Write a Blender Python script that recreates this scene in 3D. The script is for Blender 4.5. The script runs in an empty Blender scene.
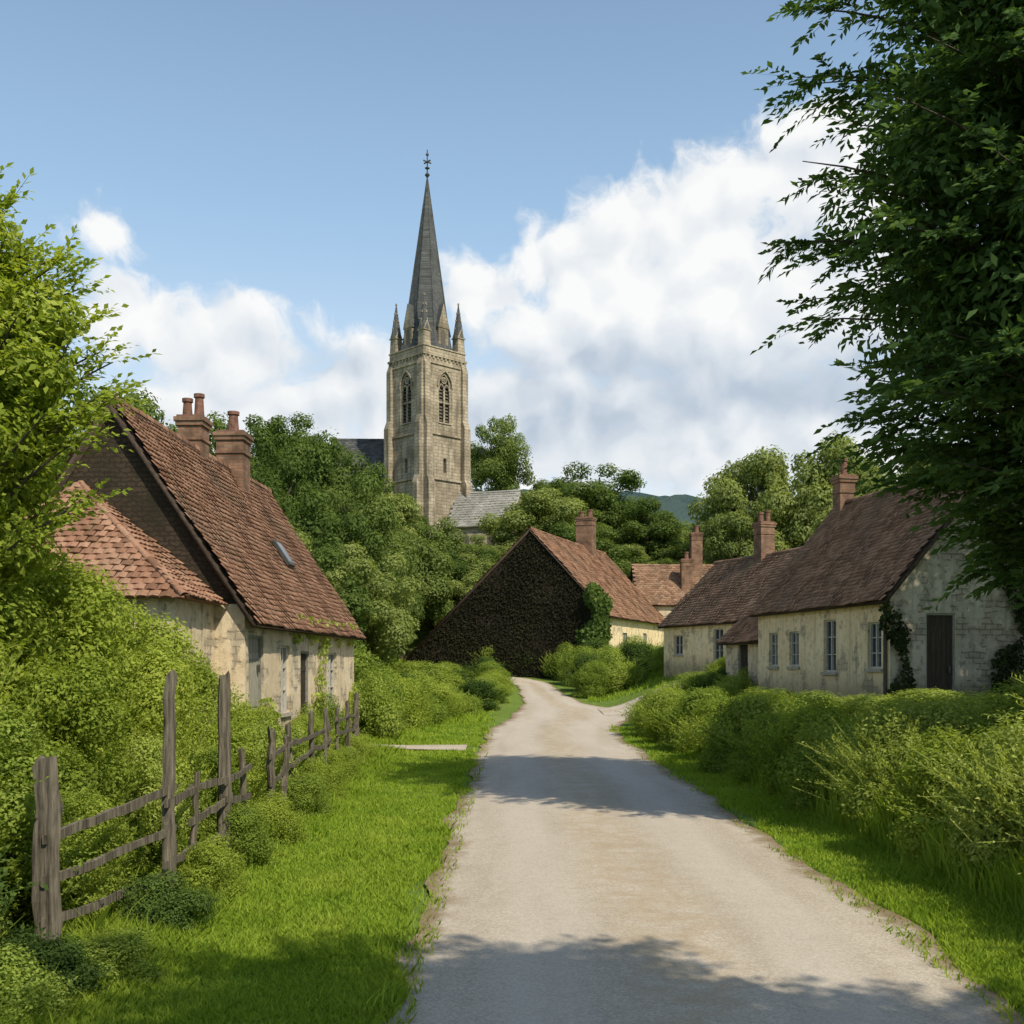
import bpy, math, random
import numpy as np
from mathutils import Vector
random.seed(3)
R = np.random.default_rng(7)
D = bpy.data
scene = bpy.context.scene
COL = scene.collection

# ------------------------------------------------------------------ helpers
def link(o):
    COL.objects.link(o); return o

def mesh_np(name, V, F, mat=None, smooth=False):
    V = np.asarray(V, dtype=np.float32); F = np.asarray(F, dtype=np.int32)
    me = D.meshes.new(name)
    me.vertices.add(len(V)); me.vertices.foreach_set("co", V.ravel())
    n, k = F.shape
    me.loops.add(n*k); me.loops.foreach_set("vertex_index", F.ravel())
    me.polygons.add(n)
    me.polygons.foreach_set("loop_start", np.arange(0, n*k, k, dtype=np.int32))
    me.polygons.foreach_set("loop_total", np.full(n, k, dtype=np.int32))
    if smooth: me.polygons.foreach_set("use_smooth", np.ones(n, dtype=bool))
    me.update(calc_edges=True)
    if mat: me.materials.append(mat)
    return me

class MB:
    """python mesh builder with material slots"""
    def __init__(s): s.v=[]; s.f=[]; s.m=[]
    def poly(s, pts, m=0):
        i=len(s.v); s.v += [tuple(p) for p in pts]; s.f.append(list(range(i,i+len(pts)))); s.m.append(m)
    def hexa(s, P, m=0):
        i=len(s.v); s.v += [tuple(p) for p in P]
        for q in ((0,3,2,1),(4,5,6,7),(0,1,5,4),(1,2,6,5),(2,3,7,6),(3,0,4,7)):
            s.f.append([i+k for k in q]); s.m.append(m)
    def box(s, a, b, m=0):
        x0,y0,z0=a; x1,y1,z1=b
        s.hexa([(x0,y0,z0),(x1,y0,z0),(x1,y1,z0),(x0,y1,z0),(x0,y0,z1),(x1,y0,z1),(x1,y1,z1),(x0,y1,z1)],m)
    def frus(s, c, r0, r1, z0, z1, n=4, rot=math.pi/4, m=0, cap=True):
        i=len(s.v)
        for (r,z) in ((r0,z0),(r1,z1)):
            for k in range(n):
                a=rot+2*math.pi*k/n; s.v.append((c[0]+r*math.cos(a), c[1]+r*math.sin(a), z))
        for k in range(n):
            j=(k+1)%n; s.f.append([i+k,i+j,i+n+j,i+n+k]); s.m.append(m)
        if cap:
            s.f.append([i+n+k for k in range(n)]); s.m.append(m)
            s.f.append([i+k for k in range(n)][::-1]); s.m.append(m)
    def obj(s, name, mats, parent=None, smooth=False):
        me=D.meshes.new(name); me.from_pydata(s.v,[],s.f)
        for mt in mats: me.materials.append(mt)
        for p,mi in zip(me.polygons,s.m): p.material_index=mi; p.use_smooth=smooth
        me.update()
        o=link(D.objects.new(name,me)); 
        if parent: o.parent=parent
        return o

def empty(name, loc=(0,0,0), rot=0, label=None, cat=None, group=None):
    o=link(D.objects.new(name,None)); o.location=loc; o.rotation_euler=(0,0,rot); o.empty_display_size=.3
    tag(o,label,cat,group); return o
def tag(o,label=None,cat=None,group=None,kind=None):
    if label: o["label"]=label
    if cat: o["category"]=cat
    if group: o["group"]=group
    if kind: o["kind"]=kind
    return o

# ------------------------------------------------------------------ node helpers
class NT:
    def __init__(s, nt): s.nt=nt; s.n=nt.nodes; s.l=nt.links
    def new(s, t, **kw):
        n=s.n.new(t)
        for k,v in kw.items(): setattr(n,k,v)
        return n
    def put(s, sock, v):
        if isinstance(v, bpy.types.NodeSocket): s.l.new(v, sock)
        elif v is not None: sock.default_value=v
    def math(s, op, a, b=None, c=None, clamp=False):
        n=s.new('ShaderNodeMath', operation=op, use_clamp=clamp)
        s.put(n.inputs[0],a); s.put(n.inputs[1],b); s.put(n.inputs[2],c)
        return n.outputs[0]
    def vmath(s, op, a, b=None):
        n=s.new('ShaderNodeVectorMath', operation=op); s.put(n.inputs[0],a); s.put(n.inputs[1],b)
        return n.outputs['Value'] if op in('LENGTH','DOT_PRODUCT','DISTANCE') else n.outputs[0]
    def noise(s, vec, scale, detail=4, rough=.55, dist=0):
        n=s.new('ShaderNodeTexNoise'); s.put(n.inputs['Vector'],vec)
        n.inputs['Scale'].default_value=scale; n.inputs['Detail'].default_value=detail
        n.inputs['Roughness'].default_value=rough; n.inputs['Distortion'].default_value=dist
        return n.outputs['Fac']
    def ramp(s, fac, stops, interp='LINEAR'):
        n=s.new('ShaderNodeValToRGB'); cr=n.color_ramp; cr.interpolation=interp
        while len(cr.elements)<len(stops): cr.elements.new(.5)
        for e,(p,c) in zip(cr.elements,stops):
            e.position=p; e.color=(c,c,c,1) if not hasattr(c,'__len__') else (*c[:3],1)
        s.put(n.inputs[0],fac); return n.outputs[0]
    def mix(s, fac, a, b, mode='MIX'):
        n=s.new('ShaderNodeMix', data_type='RGBA', blend_type=mode)
        s.put(n.inputs[0],fac); 
        for i,v in ((6,a),(7,b)):
            if isinstance(v,(tuple,list)): v=(*v[:3],1)
            s.put(n.inputs[i],v)
        return n.outputs[2]
    def smooth(s, v, a, b):
        n=s.new('ShaderNodeMapRange', interpolation_type='SMOOTHSTEP')
        s.put(n.inputs[0],v); n.inputs[1].default_value=a; n.inputs[2].default_value=b
        return n.outputs[0]
    def bump(s, h, strength=.5, dist=.02):
        n=s.new('ShaderNodeBump'); n.inputs['Strength'].default_value=strength; n.inputs['Distance'].default_value=dist
        s.put(n.inputs['Height'],h); return n.outputs[0]
    def coord(s, kind='Object'): 
        return s.new('ShaderNodeTexCoord').outputs[kind]
    def geo(s, k): return s.new('ShaderNodeNewGeometry').outputs[k]

def material(name, rough=.8, spec=.3):
    m=D.materials.new(name); m.use_nodes=True
    t=NT(m.node_tree); b=m.node_tree.nodes['Principled BSDF']
    b.inputs['Roughness'].default_value=rough; b.inputs['Specular IOR Level'].default_value=spec
    return m,t,b

def leaf_mat(name, dark, mid, light, trans=.3, nscale=.6, ov=.3):
    m=D.materials.new(name); m.use_nodes=True; t=NT(m.node_tree)
    for n in list(t.n): t.n.remove(n)
    rnd=t.geo('Random Per Island'); pos=t.geo('Position')
    big=t.noise(pos,nscale,1)
    f=t.math('ADD', t.math('MULTIPLY',rnd,.5), t.math('MULTIPLY',t.math('SUBTRACT',big,.25),1.0), clamp=True)
    oi=t.new('ShaderNodeObjectInfo').outputs['Random']
    f=t.math('ADD',f,t.math('MULTIPLY',t.math('SUBTRACT',oi,.5),ov),clamp=True)
    c=t.ramp(f,[(0.05,dark),(.5,mid),(.95,light)])
    d=t.new('ShaderNodeBsdfDiffuse'); t.put(d.inputs[0],c)
    tr=t.new('ShaderNodeBsdfTranslucent')
    t.put(tr.inputs[0], t.mix(1.0,c,(1.5,1.5,.6),'MULTIPLY'))
    m1=t.new('ShaderNodeMixShader'); m1.inputs[0].default_value=trans
    t.l.new(d.outputs[0],m1.inputs[1]); t.l.new(tr.outputs[0],m1.inputs[2])
    o=t.new('ShaderNodeOutputMaterial'); t.l.new(m1.outputs[0],o.inputs[0])
    return m

LEAF_BIG   = leaf_mat('leaf_dark_green',(.045,.085,.03),(.085,.148,.048),(.14,.215,.075),.42,.7)
LEAF_DARK  = leaf_mat('leaf_deep_green',(.04,.075,.02),(.08,.13,.032),(.14,.20,.05),.35,.7,.5)  # deeper green leaf tones for some shrubs and the barn-corner climber
LEAF_LIGHT = leaf_mat('leaf_light_green',(.14,.195,.033),(.26,.33,.052),(.40,.455,.10),.44,.9,.35)
LEAF_HEDGE = leaf_mat('leaf_hedge',(.125,.19,.034),(.245,.32,.058),(.39,.45,.12),.42,.9,.5)
LEAF_WISP  = leaf_mat('leaf_wispy',(.20,.26,.06),(.35,.41,.10),(.50,.53,.19),.42,.8,.35)
LEAF_FAR   = leaf_mat('leaf_wood',(.055,.092,.025),(.11,.162,.042),(.20,.25,.075),.38,.2,.5)
LEAF_FAR2  = leaf_mat('leaf_wood_pale',(.13,.175,.055),(.225,.275,.085),(.315,.355,.13),.38,.2)
LEAF_IVY   = leaf_mat('leaf_ivy',(.014,.022,.009),(.027,.04,.014),(.05,.07,.022),.15,.8)
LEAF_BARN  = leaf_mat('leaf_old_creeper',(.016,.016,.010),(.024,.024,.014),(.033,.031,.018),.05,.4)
GRASS_M    = leaf_mat('grass_blade',(.155,.24,.025),(.25,.355,.042),(.36,.43,.07),.42,.9)

def bark_mat():
    m,t,b=material('bark',.9,.1); c=t.coord()
    mp=t.new('ShaderNodeMapping'); mp.inputs['Scale'].default_value=(6,6,1.2); t.l.new(c,mp.inputs[0])
    n=t.noise(mp.outputs[0],3,6,.7)
    t.put(b.inputs['Base Color'],t.ramp(n,[(.3,(.03,.024,.018)),(.7,(.13,.11,.085))]))
    t.put(b.inputs['Normal'],t.bump(n,.8,.04)); return m
BARK=bark_mat()

def plaster(name, c1, c2, c3, stain=.5, stone=.3, cover=.56, low_amt=.6, sc1=(.26,.23,.175), sc2=(.38,.34,.27), mo=(.15,.135,.11)):
    m,t,b=material(name,.92,.15); c=t.coord()
    n1=t.noise(c,.9,6,.65); n2=t.noise(c,5,8,.7); n3=t.noise(c,40,3)
    col=t.mix(t.smooth(n1,.35,.68),c1,c2)
    col=t.mix(t.math('MULTIPLY',t.smooth(n2,.48,.68),stain),col,c3)
    sep=t.new('ShaderNodeSeparateXYZ'); t.l.new(c,sep.inputs[0])
    xy=t.math('ADD',sep.outputs[0],sep.outputs[1])
    cmb=t.new('ShaderNodeCombineXYZ'); t.put(cmb.inputs[0],xy); t.put(cmb.inputs[1],sep.outputs[2])
    nz=t.new('ShaderNodeTexNoise'); t.put(nz.inputs['Vector'],c); nz.inputs['Scale'].default_value=3
    dis=t.vmath('ADD',cmb.outputs[0],t.vmath('MULTIPLY',nz.outputs['Color'],(.16,.11,0)))
    br=t.new('ShaderNodeTexBrick'); t.put(br.inputs['Vector'],dis); br.inputs['Scale'].default_value=1
    br.inputs['Brick Width'].default_value=.31; br.inputs['Row Height'].default_value=.14; br.inputs['Mortar Size'].default_value=.016
    br.inputs['Color1'].default_value=(*sc1,1); br.inputs['Color2'].default_value=(*sc2,1); br.inputs['Mortar'].default_value=(*mo,1)
    sm_=t.math('MULTIPLY',t.smooth(t.noise(c,1.4,6,.65),cover,cover+.06),stone,clamp=True)
    col=t.mix(sm_,col,br.outputs['Color'])
    mp=t.new('ShaderNodeMapping'); mp.inputs['Scale'].default_value=(5,5,.35); t.l.new(c,mp.inputs[0])
    st=t.smooth(t.noise(mp.outputs[0],1.2,5),.48,.72)
    col=t.mix(t.math('MULTIPLY',st,.42),col,tuple(x*.35 for x in c1))
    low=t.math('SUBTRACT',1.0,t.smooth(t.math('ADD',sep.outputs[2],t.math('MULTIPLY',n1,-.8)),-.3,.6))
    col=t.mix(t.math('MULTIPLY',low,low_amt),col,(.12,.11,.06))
    t.put(b.inputs['Base Color'],col)
    h=t.math('ADD',t.math('MULTIPLY',n2,.6),t.math('MULTIPLY',n3,.25))
    h=t.math('ADD',h,t.math('MULTIPLY',t.math('MULTIPLY',br.outputs['Fac'],sm_),-.8))
    t.put(b.inputs['Normal'],t.bump(h,.7,.04)); return m
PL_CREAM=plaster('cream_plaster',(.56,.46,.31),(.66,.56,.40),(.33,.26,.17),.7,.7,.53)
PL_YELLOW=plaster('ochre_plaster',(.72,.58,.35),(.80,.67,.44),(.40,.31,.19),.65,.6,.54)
PL_SHADE=plaster('shaded_grey_plaster',(.31,.28,.22),(.43,.39,.315),(.14,.125,.095),.95,.8,.50,.8,(.21,.185,.145),(.34,.30,.24),(.115,.10,.08))  # mottled grey plaster; the gable end's shade is darkened into its colour

def tiles_mat(name, cols, moss=.35):
    m,t,b=material(name,.88,.2); c=t.coord(); r=t.geo('Random Per Island')
    n1=t.noise(c,1.1,5,.6); n2=t.noise(c,18,5,.65)
    f=t.math('ADD',t.math('MULTIPLY',r,.62),t.math('MULTIPLY',n1,.44))
    col=t.ramp(f,[(.15,cols[0]),(.5,cols[1]),(.85,cols[2])])
    col=t.mix(t.math('MULTIPLY',t.smooth(n2,.45,.75),.5),col,(.06,.05,.04))
    big=t.smooth(t.noise(c,.55,4,.6),.45,.7)
    col=t.mix(t.math('MULTIPLY',big,.45),col,(.13,.10,.07))
    ms=t.smooth(t.noise(c,2.3,7,.7),.55,.7)
    col=t.mix(t.math('MULTIPLY',ms,moss),col,(.17,.155,.08))
    t.put(b.inputs['Base Color'],col); t.put(b.inputs['Normal'],t.bump(n2,.5,.01)); return m
TILE_RED=tiles_mat('red_clay_tiles',[(.15,.078,.046),(.27,.14,.085),(.39,.23,.15)],.4)
TILE_BROWN=tiles_mat('brown_clay_tiles',[(.135,.077,.047),(.235,.135,.084),(.34,.215,.14)],.38)
SLATE=tiles_mat('grey_slate',[(.05,.055,.06),(.085,.09,.095),(.13,.135,.14)],.15)

def coursed(name,bw,rh,c1,c2,mo,ms=.012,dark=(.05,.04,.028),dk=.8,bmp=.03,stre=0,warp=.12):
    m,t,b=material(name,.93,.12); c=t.coord()
    sep=t.new('ShaderNodeSeparateXYZ'); t.l.new(c,sep.inputs[0])
    cmb=t.new('ShaderNodeCombineXYZ'); t.put(cmb.inputs[0],t.math('ADD',sep.outputs[0],sep.outputs[1])); t.put(cmb.inputs[1],sep.outputs[2])
    nz=t.new('ShaderNodeTexNoise'); t.put(nz.inputs['Vector'],c); nz.inputs['Scale'].default_value=2/bw
    vv=t.vmath('ADD',cmb.outputs[0],t.vmath('MULTIPLY',nz.outputs['Color'],(bw*warp,rh*warp*1.7,0)))
    br=t.new('ShaderNodeTexBrick'); t.put(br.inputs['Vector'],vv); br.inputs['Scale'].default_value=1
    br.inputs['Brick Width'].default_value=bw; br.inputs['Row Height'].default_value=rh; br.inputs['Mortar Size'].default_value=ms
    br.inputs['Color1'].default_value=(*c1,1); br.inputs['Color2'].default_value=(*c2,1); br.inputs['Mortar'].default_value=(*mo,1)
    n=t.noise(c,.35/bw,8,.72)
    col=t.mix(t.math('MULTIPLY',t.smooth(n,.38,.66),dk),br.outputs['Color'],dark)
    if stre:
        mp=t.new('ShaderNodeMapping'); mp.inputs['Scale'].default_value=(2.5,2.5,.3); t.l.new(c,mp.inputs[0])
        col=t.mix(t.math('MULTIPLY',t.smooth(t.noise(mp.outputs[0],1,6,.6),.45,.72),stre),col,tuple(x*.35 for x in c1))
    t.put(b.inputs['Base Color'],col)
    t.put(b.inputs['Normal'],t.bump(t.math('ADD',t.math('MULTIPLY',br.outputs['Fac'],-.7),n),.8,bmp)); return m
GABLE=coursed('weathered_shaded_masonry',.2,.09,(.05,.038,.026),(.066,.05,.035),(.035,.027,.02),.014,(.026,.023,.015),.9,.04,0,.9)  # dark weathered masonry, colour deepened further so sunlit gables read as shaded
BRICK=coursed('chimney_brick',.22,.075,(.22,.11,.067),(.32,.18,.115),(.2,.17,.135),.01,(.08,.055,.036),.8,.01)
STONE=coursed('church_limestone',.62,.3,(.37,.315,.23),(.46,.40,.30),(.27,.225,.165),.02,(.16,.135,.095),.8,.04,.8)
STONE2=coursed('pale_stone_roof',.5,.3,(.36,.345,.31),(.43,.415,.38),(.27,.26,.24),.02,(.17,.17,.14),.6)
SPIRE_M=coursed('spire_slate',.28,.22,(.085,.092,.095),(.13,.135,.135),(.05,.054,.056),.012,(.065,.068,.066),.7,.02,.4)

def simple(name,c,rough=.8,spec=.3,var=.4,sc=(8,8,8)):
    m,t,b=material(name,rough,spec); co=t.coord()
    mp=t.new('ShaderNodeMapping'); mp.inputs['Scale'].default_value=sc; t.l.new(co,mp.inputs[0])
    n=t.noise(mp.outputs[0],1,6,.65)
    t.put(b.inputs['Base Color'],t.ramp(n,[(.3,tuple(x*(1-var) for x in c)),(.7,tuple(min(1,x*(1+var)) for x in c))]))
    t.put(b.inputs['Normal'],t.bump(n,.8,.02)); return m
WOOD=simple('weathered_grey_wood',(.12,.105,.08),.9,.1,.8,(30,30,2.2))
BOARD=simple('dark_eaves_board',(.06,.045,.035),.9,.1,.5,(10,3,10))
DOORW=simple('dark_door_wood',(.04,.03,.022),.8,.2,.4,(25,25,2))
SHUT=simple('faded_grey_shutter_paint',(.30,.28,.22),.8,.2,.35,(25,25,3))
FRAMEW=simple('pale_window_paint',(.42,.41,.36),.6,.3,.2)
FRAMEG=simple('green_grey_window_paint',(.20,.21,.18),.7,.3,.25)
SILL=simple('stone_sill',(.36,.33,.27),.9,.2,.25)
IRON=simple('dark_iron',(.05,.05,.045),.6,.4,.3)
POT=simple('clay_chimney_pot',(.17,.09,.065),.85,.2,.5)
LOUVRE=simple('dark_louvre',(.11,.10,.08),.9,.1,.3)
mg,t,b=material('window_glass',.12,.6); b.inputs['Base Color'].default_value=(.03,.04,.05,1)
t.put(b.inputs['Normal'],t.bump(t.noise(t.coord(),3,2),.15,.02)); GLASS=mg

# ------------------------------------------------------------------ terrain
def sm(a,b,x):
    t=np.clip((x-a)/(b-a),0,1); return t*t*(3-2*t)
def H(x,y):
    x=np.asarray(x,dtype=float); y=np.asarray(y,dtype=float)
    s=np.log1p(np.exp(np.clip((y-44)/3,-30,30)))*3
    s=np.where(y>130,56,np.minimum(s,56))
    r=.06*s
    bank=1.2*sm(3.9,8.5,x)*(1-sm(60,95,y))
    left=.3*sm(3.4,8,-x)*(1-sm(40,60,y))
    hill=16*np.exp(-((x+20)/24)**2/2-((y-108)/15)**2/2)
    und=.04*np.sin(x*1.3+1)*np.sin(y*.7)*sm(3.4,5,np.abs(x-1.2))
    return r+bank+left+hill+und
def hz(x,y): return float(H(x,y))

def axis(lo,hi,step,far,k=1.18):
    a=list(np.arange(lo,hi+.001,step)); s=step; v=hi
    while v<far: s*=k; v+=s; a.append(v)
    s=step; v=lo; b=[]
    while v>-far: s*=k; v-=s; b.append(v)
    return np.array(b[::-1]+a)
xs=axis(-32,32,.5,2500); ys=axis(-12,130,.6,3000)
X,Y=np.meshgrid(xs,ys); Z=H(X,Y)
V=np.stack([X,Y,Z],-1).reshape(-1,3); nx=len(xs); ny=len(ys)
i=np.arange(nx-1)[None,:]+np.arange(ny-1)[:,None]*nx
F=np.stack([i,i+1,i+nx+1,i+nx],-1).reshape(-1,4)
m,t,b=material('meadow_ground',.95,.1); pos=t.geo('Position')
n1=t.noise(pos,.25,6,.6); n2=t.noise(pos,3.5,6,.7); n3=t.noise(pos,40,3)
col=t.ramp(n1,[(.3,(.135,.21,.032)),(.7,(.19,.27,.05))])
col=t.mix(t.smooth(n2,.4,.7),col,(.11,.15,.033))
col=t.mix(t.math('MULTIPLY',t.smooth(t.noise(pos,1.1,5),.6,.75),.5),col,(.15,.11,.06))
t.put(b.inputs['Base Color'],col); t.put(b.inputs['Normal'],t.bump(t.math('ADD',n2,n3),.8,.05)); GROUND=m
tag(link(D.objects.new('ground',mesh_np('ground',V,F,GROUND,True))),kind='structure')

def road_mat():
    m,t,b=material('pale_worn_lane',.9,.2); pos=t.geo('Position')
    uv=t.coord('UV'); sep=t.new('ShaderNodeSeparateXYZ'); t.l.new(uv,sep.inputs[0])
    e=t.math('ABSOLUTE',t.math('SUBTRACT',sep.outputs[0],.5))
    mp=t.new('ShaderNodeMapping'); mp.inputs['Scale'].default_value=(1.5,.2,1); t.l.new(pos,mp.inputs[0])
    nl=t.noise(mp.outputs[0],1,6,.6); nf=t.noise(pos,90,4,.7); nm=t.noise(pos,3.2,8,.72)
    col=t.ramp(nl,[(.3,(.395,.34,.265)),(.7,(.50,.44,.355))])
    col=t.mix(t.math('MULTIPLY',t.smooth(nm,.42,.75),.4),col,(.34,.275,.20))
    vo=t.new('ShaderNodeTexVoronoi'); t.put(vo.inputs['Vector'],pos); vo.inputs['Scale'].default_value=70
    sp=t.new('ShaderNodeSeparateColor'); t.l.new(vo.outputs['Color'],sp.inputs[0])
    col=t.mix(.38,col,t.mix(1.0,col,t.ramp(sp.outputs[0],[(0,.45),(.6,1.0),(1,1.45)]),'MULTIPLY'))
    cr=t.math('MULTIPLY',t.math('SUBTRACT',1.0,t.smooth(e,.03,.17)),t.smooth(nm,.36,.6))
    col=t.mix(t.math('MULTIPLY',cr,.5),col,(.37,.28,.165))
    wt=t.math('SUBTRACT',1.0,t.smooth(t.math('ABSOLUTE',t.math('SUBTRACT',e,.24)),.03,.12))
    col=t.mix(t.math('MULTIPLY',wt,.3),col,(.52,.47,.40))
    ed=t.smooth(t.math('ADD',e,t.math('MULTIPLY',t.math('SUBTRACT',nm,.5),.2)),.415,.50)
    col=t.mix(t.math('MULTIPLY',ed,.9),col,(.20,.14,.075))
    t.put(b.inputs['Base Color'],col)
    h=t.math('ADD',t.math('MULTIPLY',vo.outputs['Distance'],-.3),t.math('ADD',nf,t.math('MULTIPLY',nm,1.5)))
    t.put(b.inputs['Normal'],t.bump(h,.45,.012)); return m
ROAD=road_mat()
def strip(name, pts, mat, dz=.03, nxs=10, step=.5, wob=.06):
    pts=np.array(pts,float)
    d=np.r_[0,np.cumsum(np.hypot(np.diff((pts[:,0]+pts[:,2])/2),np.diff((pts[:,1]+pts[:,3])/2)))]
    n=int(d[-1]/step)+2; tt=np.linspace(0,d[-1],n)
    q=np.stack([np.interp(tt,d,pts[:,k]) for k in range(4)],1)
    ker=np.ones(5)/5
    for k in range(4):
        p=np.pad(q[:,k],2,mode='edge'); q[:,k]=np.convolve(p,ker,'valid')
    q[:,0]+=wob*(np.sin(tt*1.7)+np.sin(tt*.63+1)+.6*np.sin(tt*4.1)); q[:,2]+=wob*(np.sin(tt*1.3+2)+np.sin(tt*.71)+.6*np.sin(tt*3.7))
    s=np.linspace(0,1,nxs+1)
    XX=q[:,None,0]*(1-s)+q[:,None,2]*s; YY=q[:,None,1]*(1-s)+q[:,None,3]*s
    ZZ=H(XX,YY)+dz+.035*(1-(2*s-1)**2)
    Vv=np.stack([XX,YY,ZZ],-1).reshape(-1,3); w=nxs+1
    i=np.arange(nxs)[None,:]+np.arange(n-1)[:,None]*w
    Ff=np.stack([i,i+1,i+w+1,i+w],-1).reshape(-1,4)
    me=mesh_np(name,Vv,Ff,mat,True); uvl=me.uv_layers.new(name='UVMap')
    U=np.stack([np.broadcast_to(s,(n,w)),np.broadcast_to(tt[:,None]/5,(n,w))],-1).reshape(-1,2)
    uvl.data.foreach_set('uv',U[Ff.ravel()].astype(np.float32).ravel())
    return tag(link(D.objects.new(name,me)),kind='structure')
strip('road',[(-.85,-10,3.25,-10),(-.85,32,3.25,32),(-.65,38,3.6,38),(-.1,43,4.9,42.5),(.35,47.5,4.9,46.5),(.5,51,3.2,50.5),(.45,56,2.5,56),(.3,60,2.3,61),(-1.6,62.6,.4,65.2),(-9,63.5,-9,67)],ROAD)
strip('lane',[(3.4,47.4,3.4,43.2),(6,49,6.4,45),(9,52.5,10,48.5)],ROAD,dz=.05,nxs=6,wob=.03)
strip('path',[(-.9,29.6,-.9,27.4),(-2.2,29.5,-2.2,28),(-4.2,29.4,-4.2,28.2)],ROAD,dz=.045,nxs=6,wob=.01)

# ------------------------------------------------------------------ foliage
def norm(a): return a/np.maximum(np.linalg.norm(a,axis=-1,keepdims=True),1e-9)
def leaves(P,T,N,L,Wd=.5,fold=.12):
    T=norm(T); B=norm(np.cross(N,T)); Nn=np.cross(T,B); L=np.asarray(L)[:,None]
    v0=P; v1=P+T*L*.45+B*L*Wd*.5+Nn*L*fold; v2=P+T*L; v3=P+T*L*.45-B*L*Wd*.5+Nn*L*fold
    V=np.stack([v0,v1,v2,v3],1).reshape(-1,3); F=np.arange(len(V)).reshape(-1,4)
    return V,F
def blob_leaves(rng,C,Rd,n,size,up=.25,jit=.75,Wd=.55,inner=.45,flat=1.0):
    w=Rd**2; k=rng.choice(len(C),n,p=w/w.sum())
    d=norm(rng.normal(size=(n,3))); 
    r=(1-inner*rng.random(n)**2.2)[:,None]*Rd[k][:,None]*(1+.12*rng.normal(size=(n,1)))
    P=C[k]+d*r*np.array([1,1,flat])
    N=norm(d+jit*rng.normal(size=(n,3))*.7+np.array([0,0,up]))
    T=np.cross(N,rng.normal(size=(n,3)))
    return leaves(P,T,N,size*(.6+.8*rng.random(n)),Wd)
def tube(pts,rad,sides=6):
    pts=np.asarray(pts,float); n=len(pts)
    tan=norm(np.gradient(pts,axis=0))
    ref=np.array([.3,.9,.2]); a=norm(np.cross(tan,ref)); b=np.cross(tan,a)
    th=np.linspace(0,2*np.pi,sides,endpoint=False)
    V=(pts[:,None]+np.asarray(rad)[:,None,None]*(a[:,None]*np.cos(th)[None,:,None]+b[:,None]*np.sin(th)[None,:,None])).reshape(-1,3)
    i=np.arange(n-1)[:,None]*sides+np.arange(sides)[None,:]; j=np.arange(n-1)[:,None]*sides+(np.arange(sides)[None,:]+1)%sides
    F=np.stack([i,j,j+sides,i+sides],-1).reshape(-1,4); return V,F
def merge(parts):
    Vs=[];Fs=[];o=0
    for v,f in parts: Vs.append(v); Fs.append(f+o); o+=len(v)
    return np.concatenate(Vs),np.concatenate(Fs)
def bez(a,b,c,n):
    t=np.linspace(0,1,n)[:,None]; return a*(1-t)**2+2*b*t*(1-t)+c*t*t

def far_tree(seed,shape,nleaf=30000,size=.18):
    rng=np.random.default_rng(seed)
    nb=62; C=[];Rd=[]
    for k in range(nb):
        d=norm(rng.normal(size=3)); rr=(rng.random()**.33)
        zc=4.9; rz=3.25; rx=2.8 if shape!=2 else 3.05
        p=np.array([d[0]*rx*rr,d[1]*rx*rr,zc+d[2]*rz*rr])
        if shape==1: p[:2]*=1-.3*max(0,(p[2]-5)/3.5)
        C.append(p); Rd.append(rng.uniform(.4,1.0))
    C=np.array(C);Rd=np.array(Rd)
    lv=blob_leaves(rng,C,Rd,nleaf,size,.4,.5,flat=.78)
    tr=[tube(np.array([[0,0,-.8],[.05,0,1],[.1,.05,3],[0,0,5],[.05,0,7]]),[.34,.26,.2,.13,.04],8)]
    for k in rng.choice(nb,16,replace=False):
        e=C[k]; s=np.array([.05,0,max(1.2,e[2]-2.2)]); tr.append(tube(bez(s,(s+e)/2+[0,0,-.3],e,5),np.linspace(.12,.03,5),5))
    return mesh_np('trunk',*merge(tr),BARK,True), lv
ARCH=[]
for k,(sh,mt) in enumerate([(0,LEAF_FAR),(1,LEAF_FAR),(2,LEAF_FAR),(0,LEAF_FAR2),(2,LEAF_FAR2)]):
    tm,lv=far_tree(100+k,sh); cm=mesh_np('crown',*lv,mt); ARCH.append((tm,cm))
def place_tree(x,y,top,W,arch,label,group='trees on the wooded slope'):
    g=hz(x,y)-.1; e=empty('tree',(x,y,g),R.uniform(0,6.28),label,'tree',group)
    W*=1.12; s=W/7; e.scale=(s,s,s); Ht=top-g; sz=min(Ht/8.6,1.25*s)
    tm,cm=ARCH[arch]
    o=link(D.objects.new('trunk',tm)); o.parent=e; o.scale=(1,1,(Ht/8.6)/s)
    o=link(D.objects.new('crown',cm)); o.parent=e; o.scale=(1,1,sz/s); o.location.z=(Ht-8.6*sz)/s
    return e
L1='broad green deciduous tree on the wooded hillside'
L2='pale yellow green tree standing behind the cottages'
L3='rounded green tree beside the stone church'
L4='low bushy green tree on the wooded slope'
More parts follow.
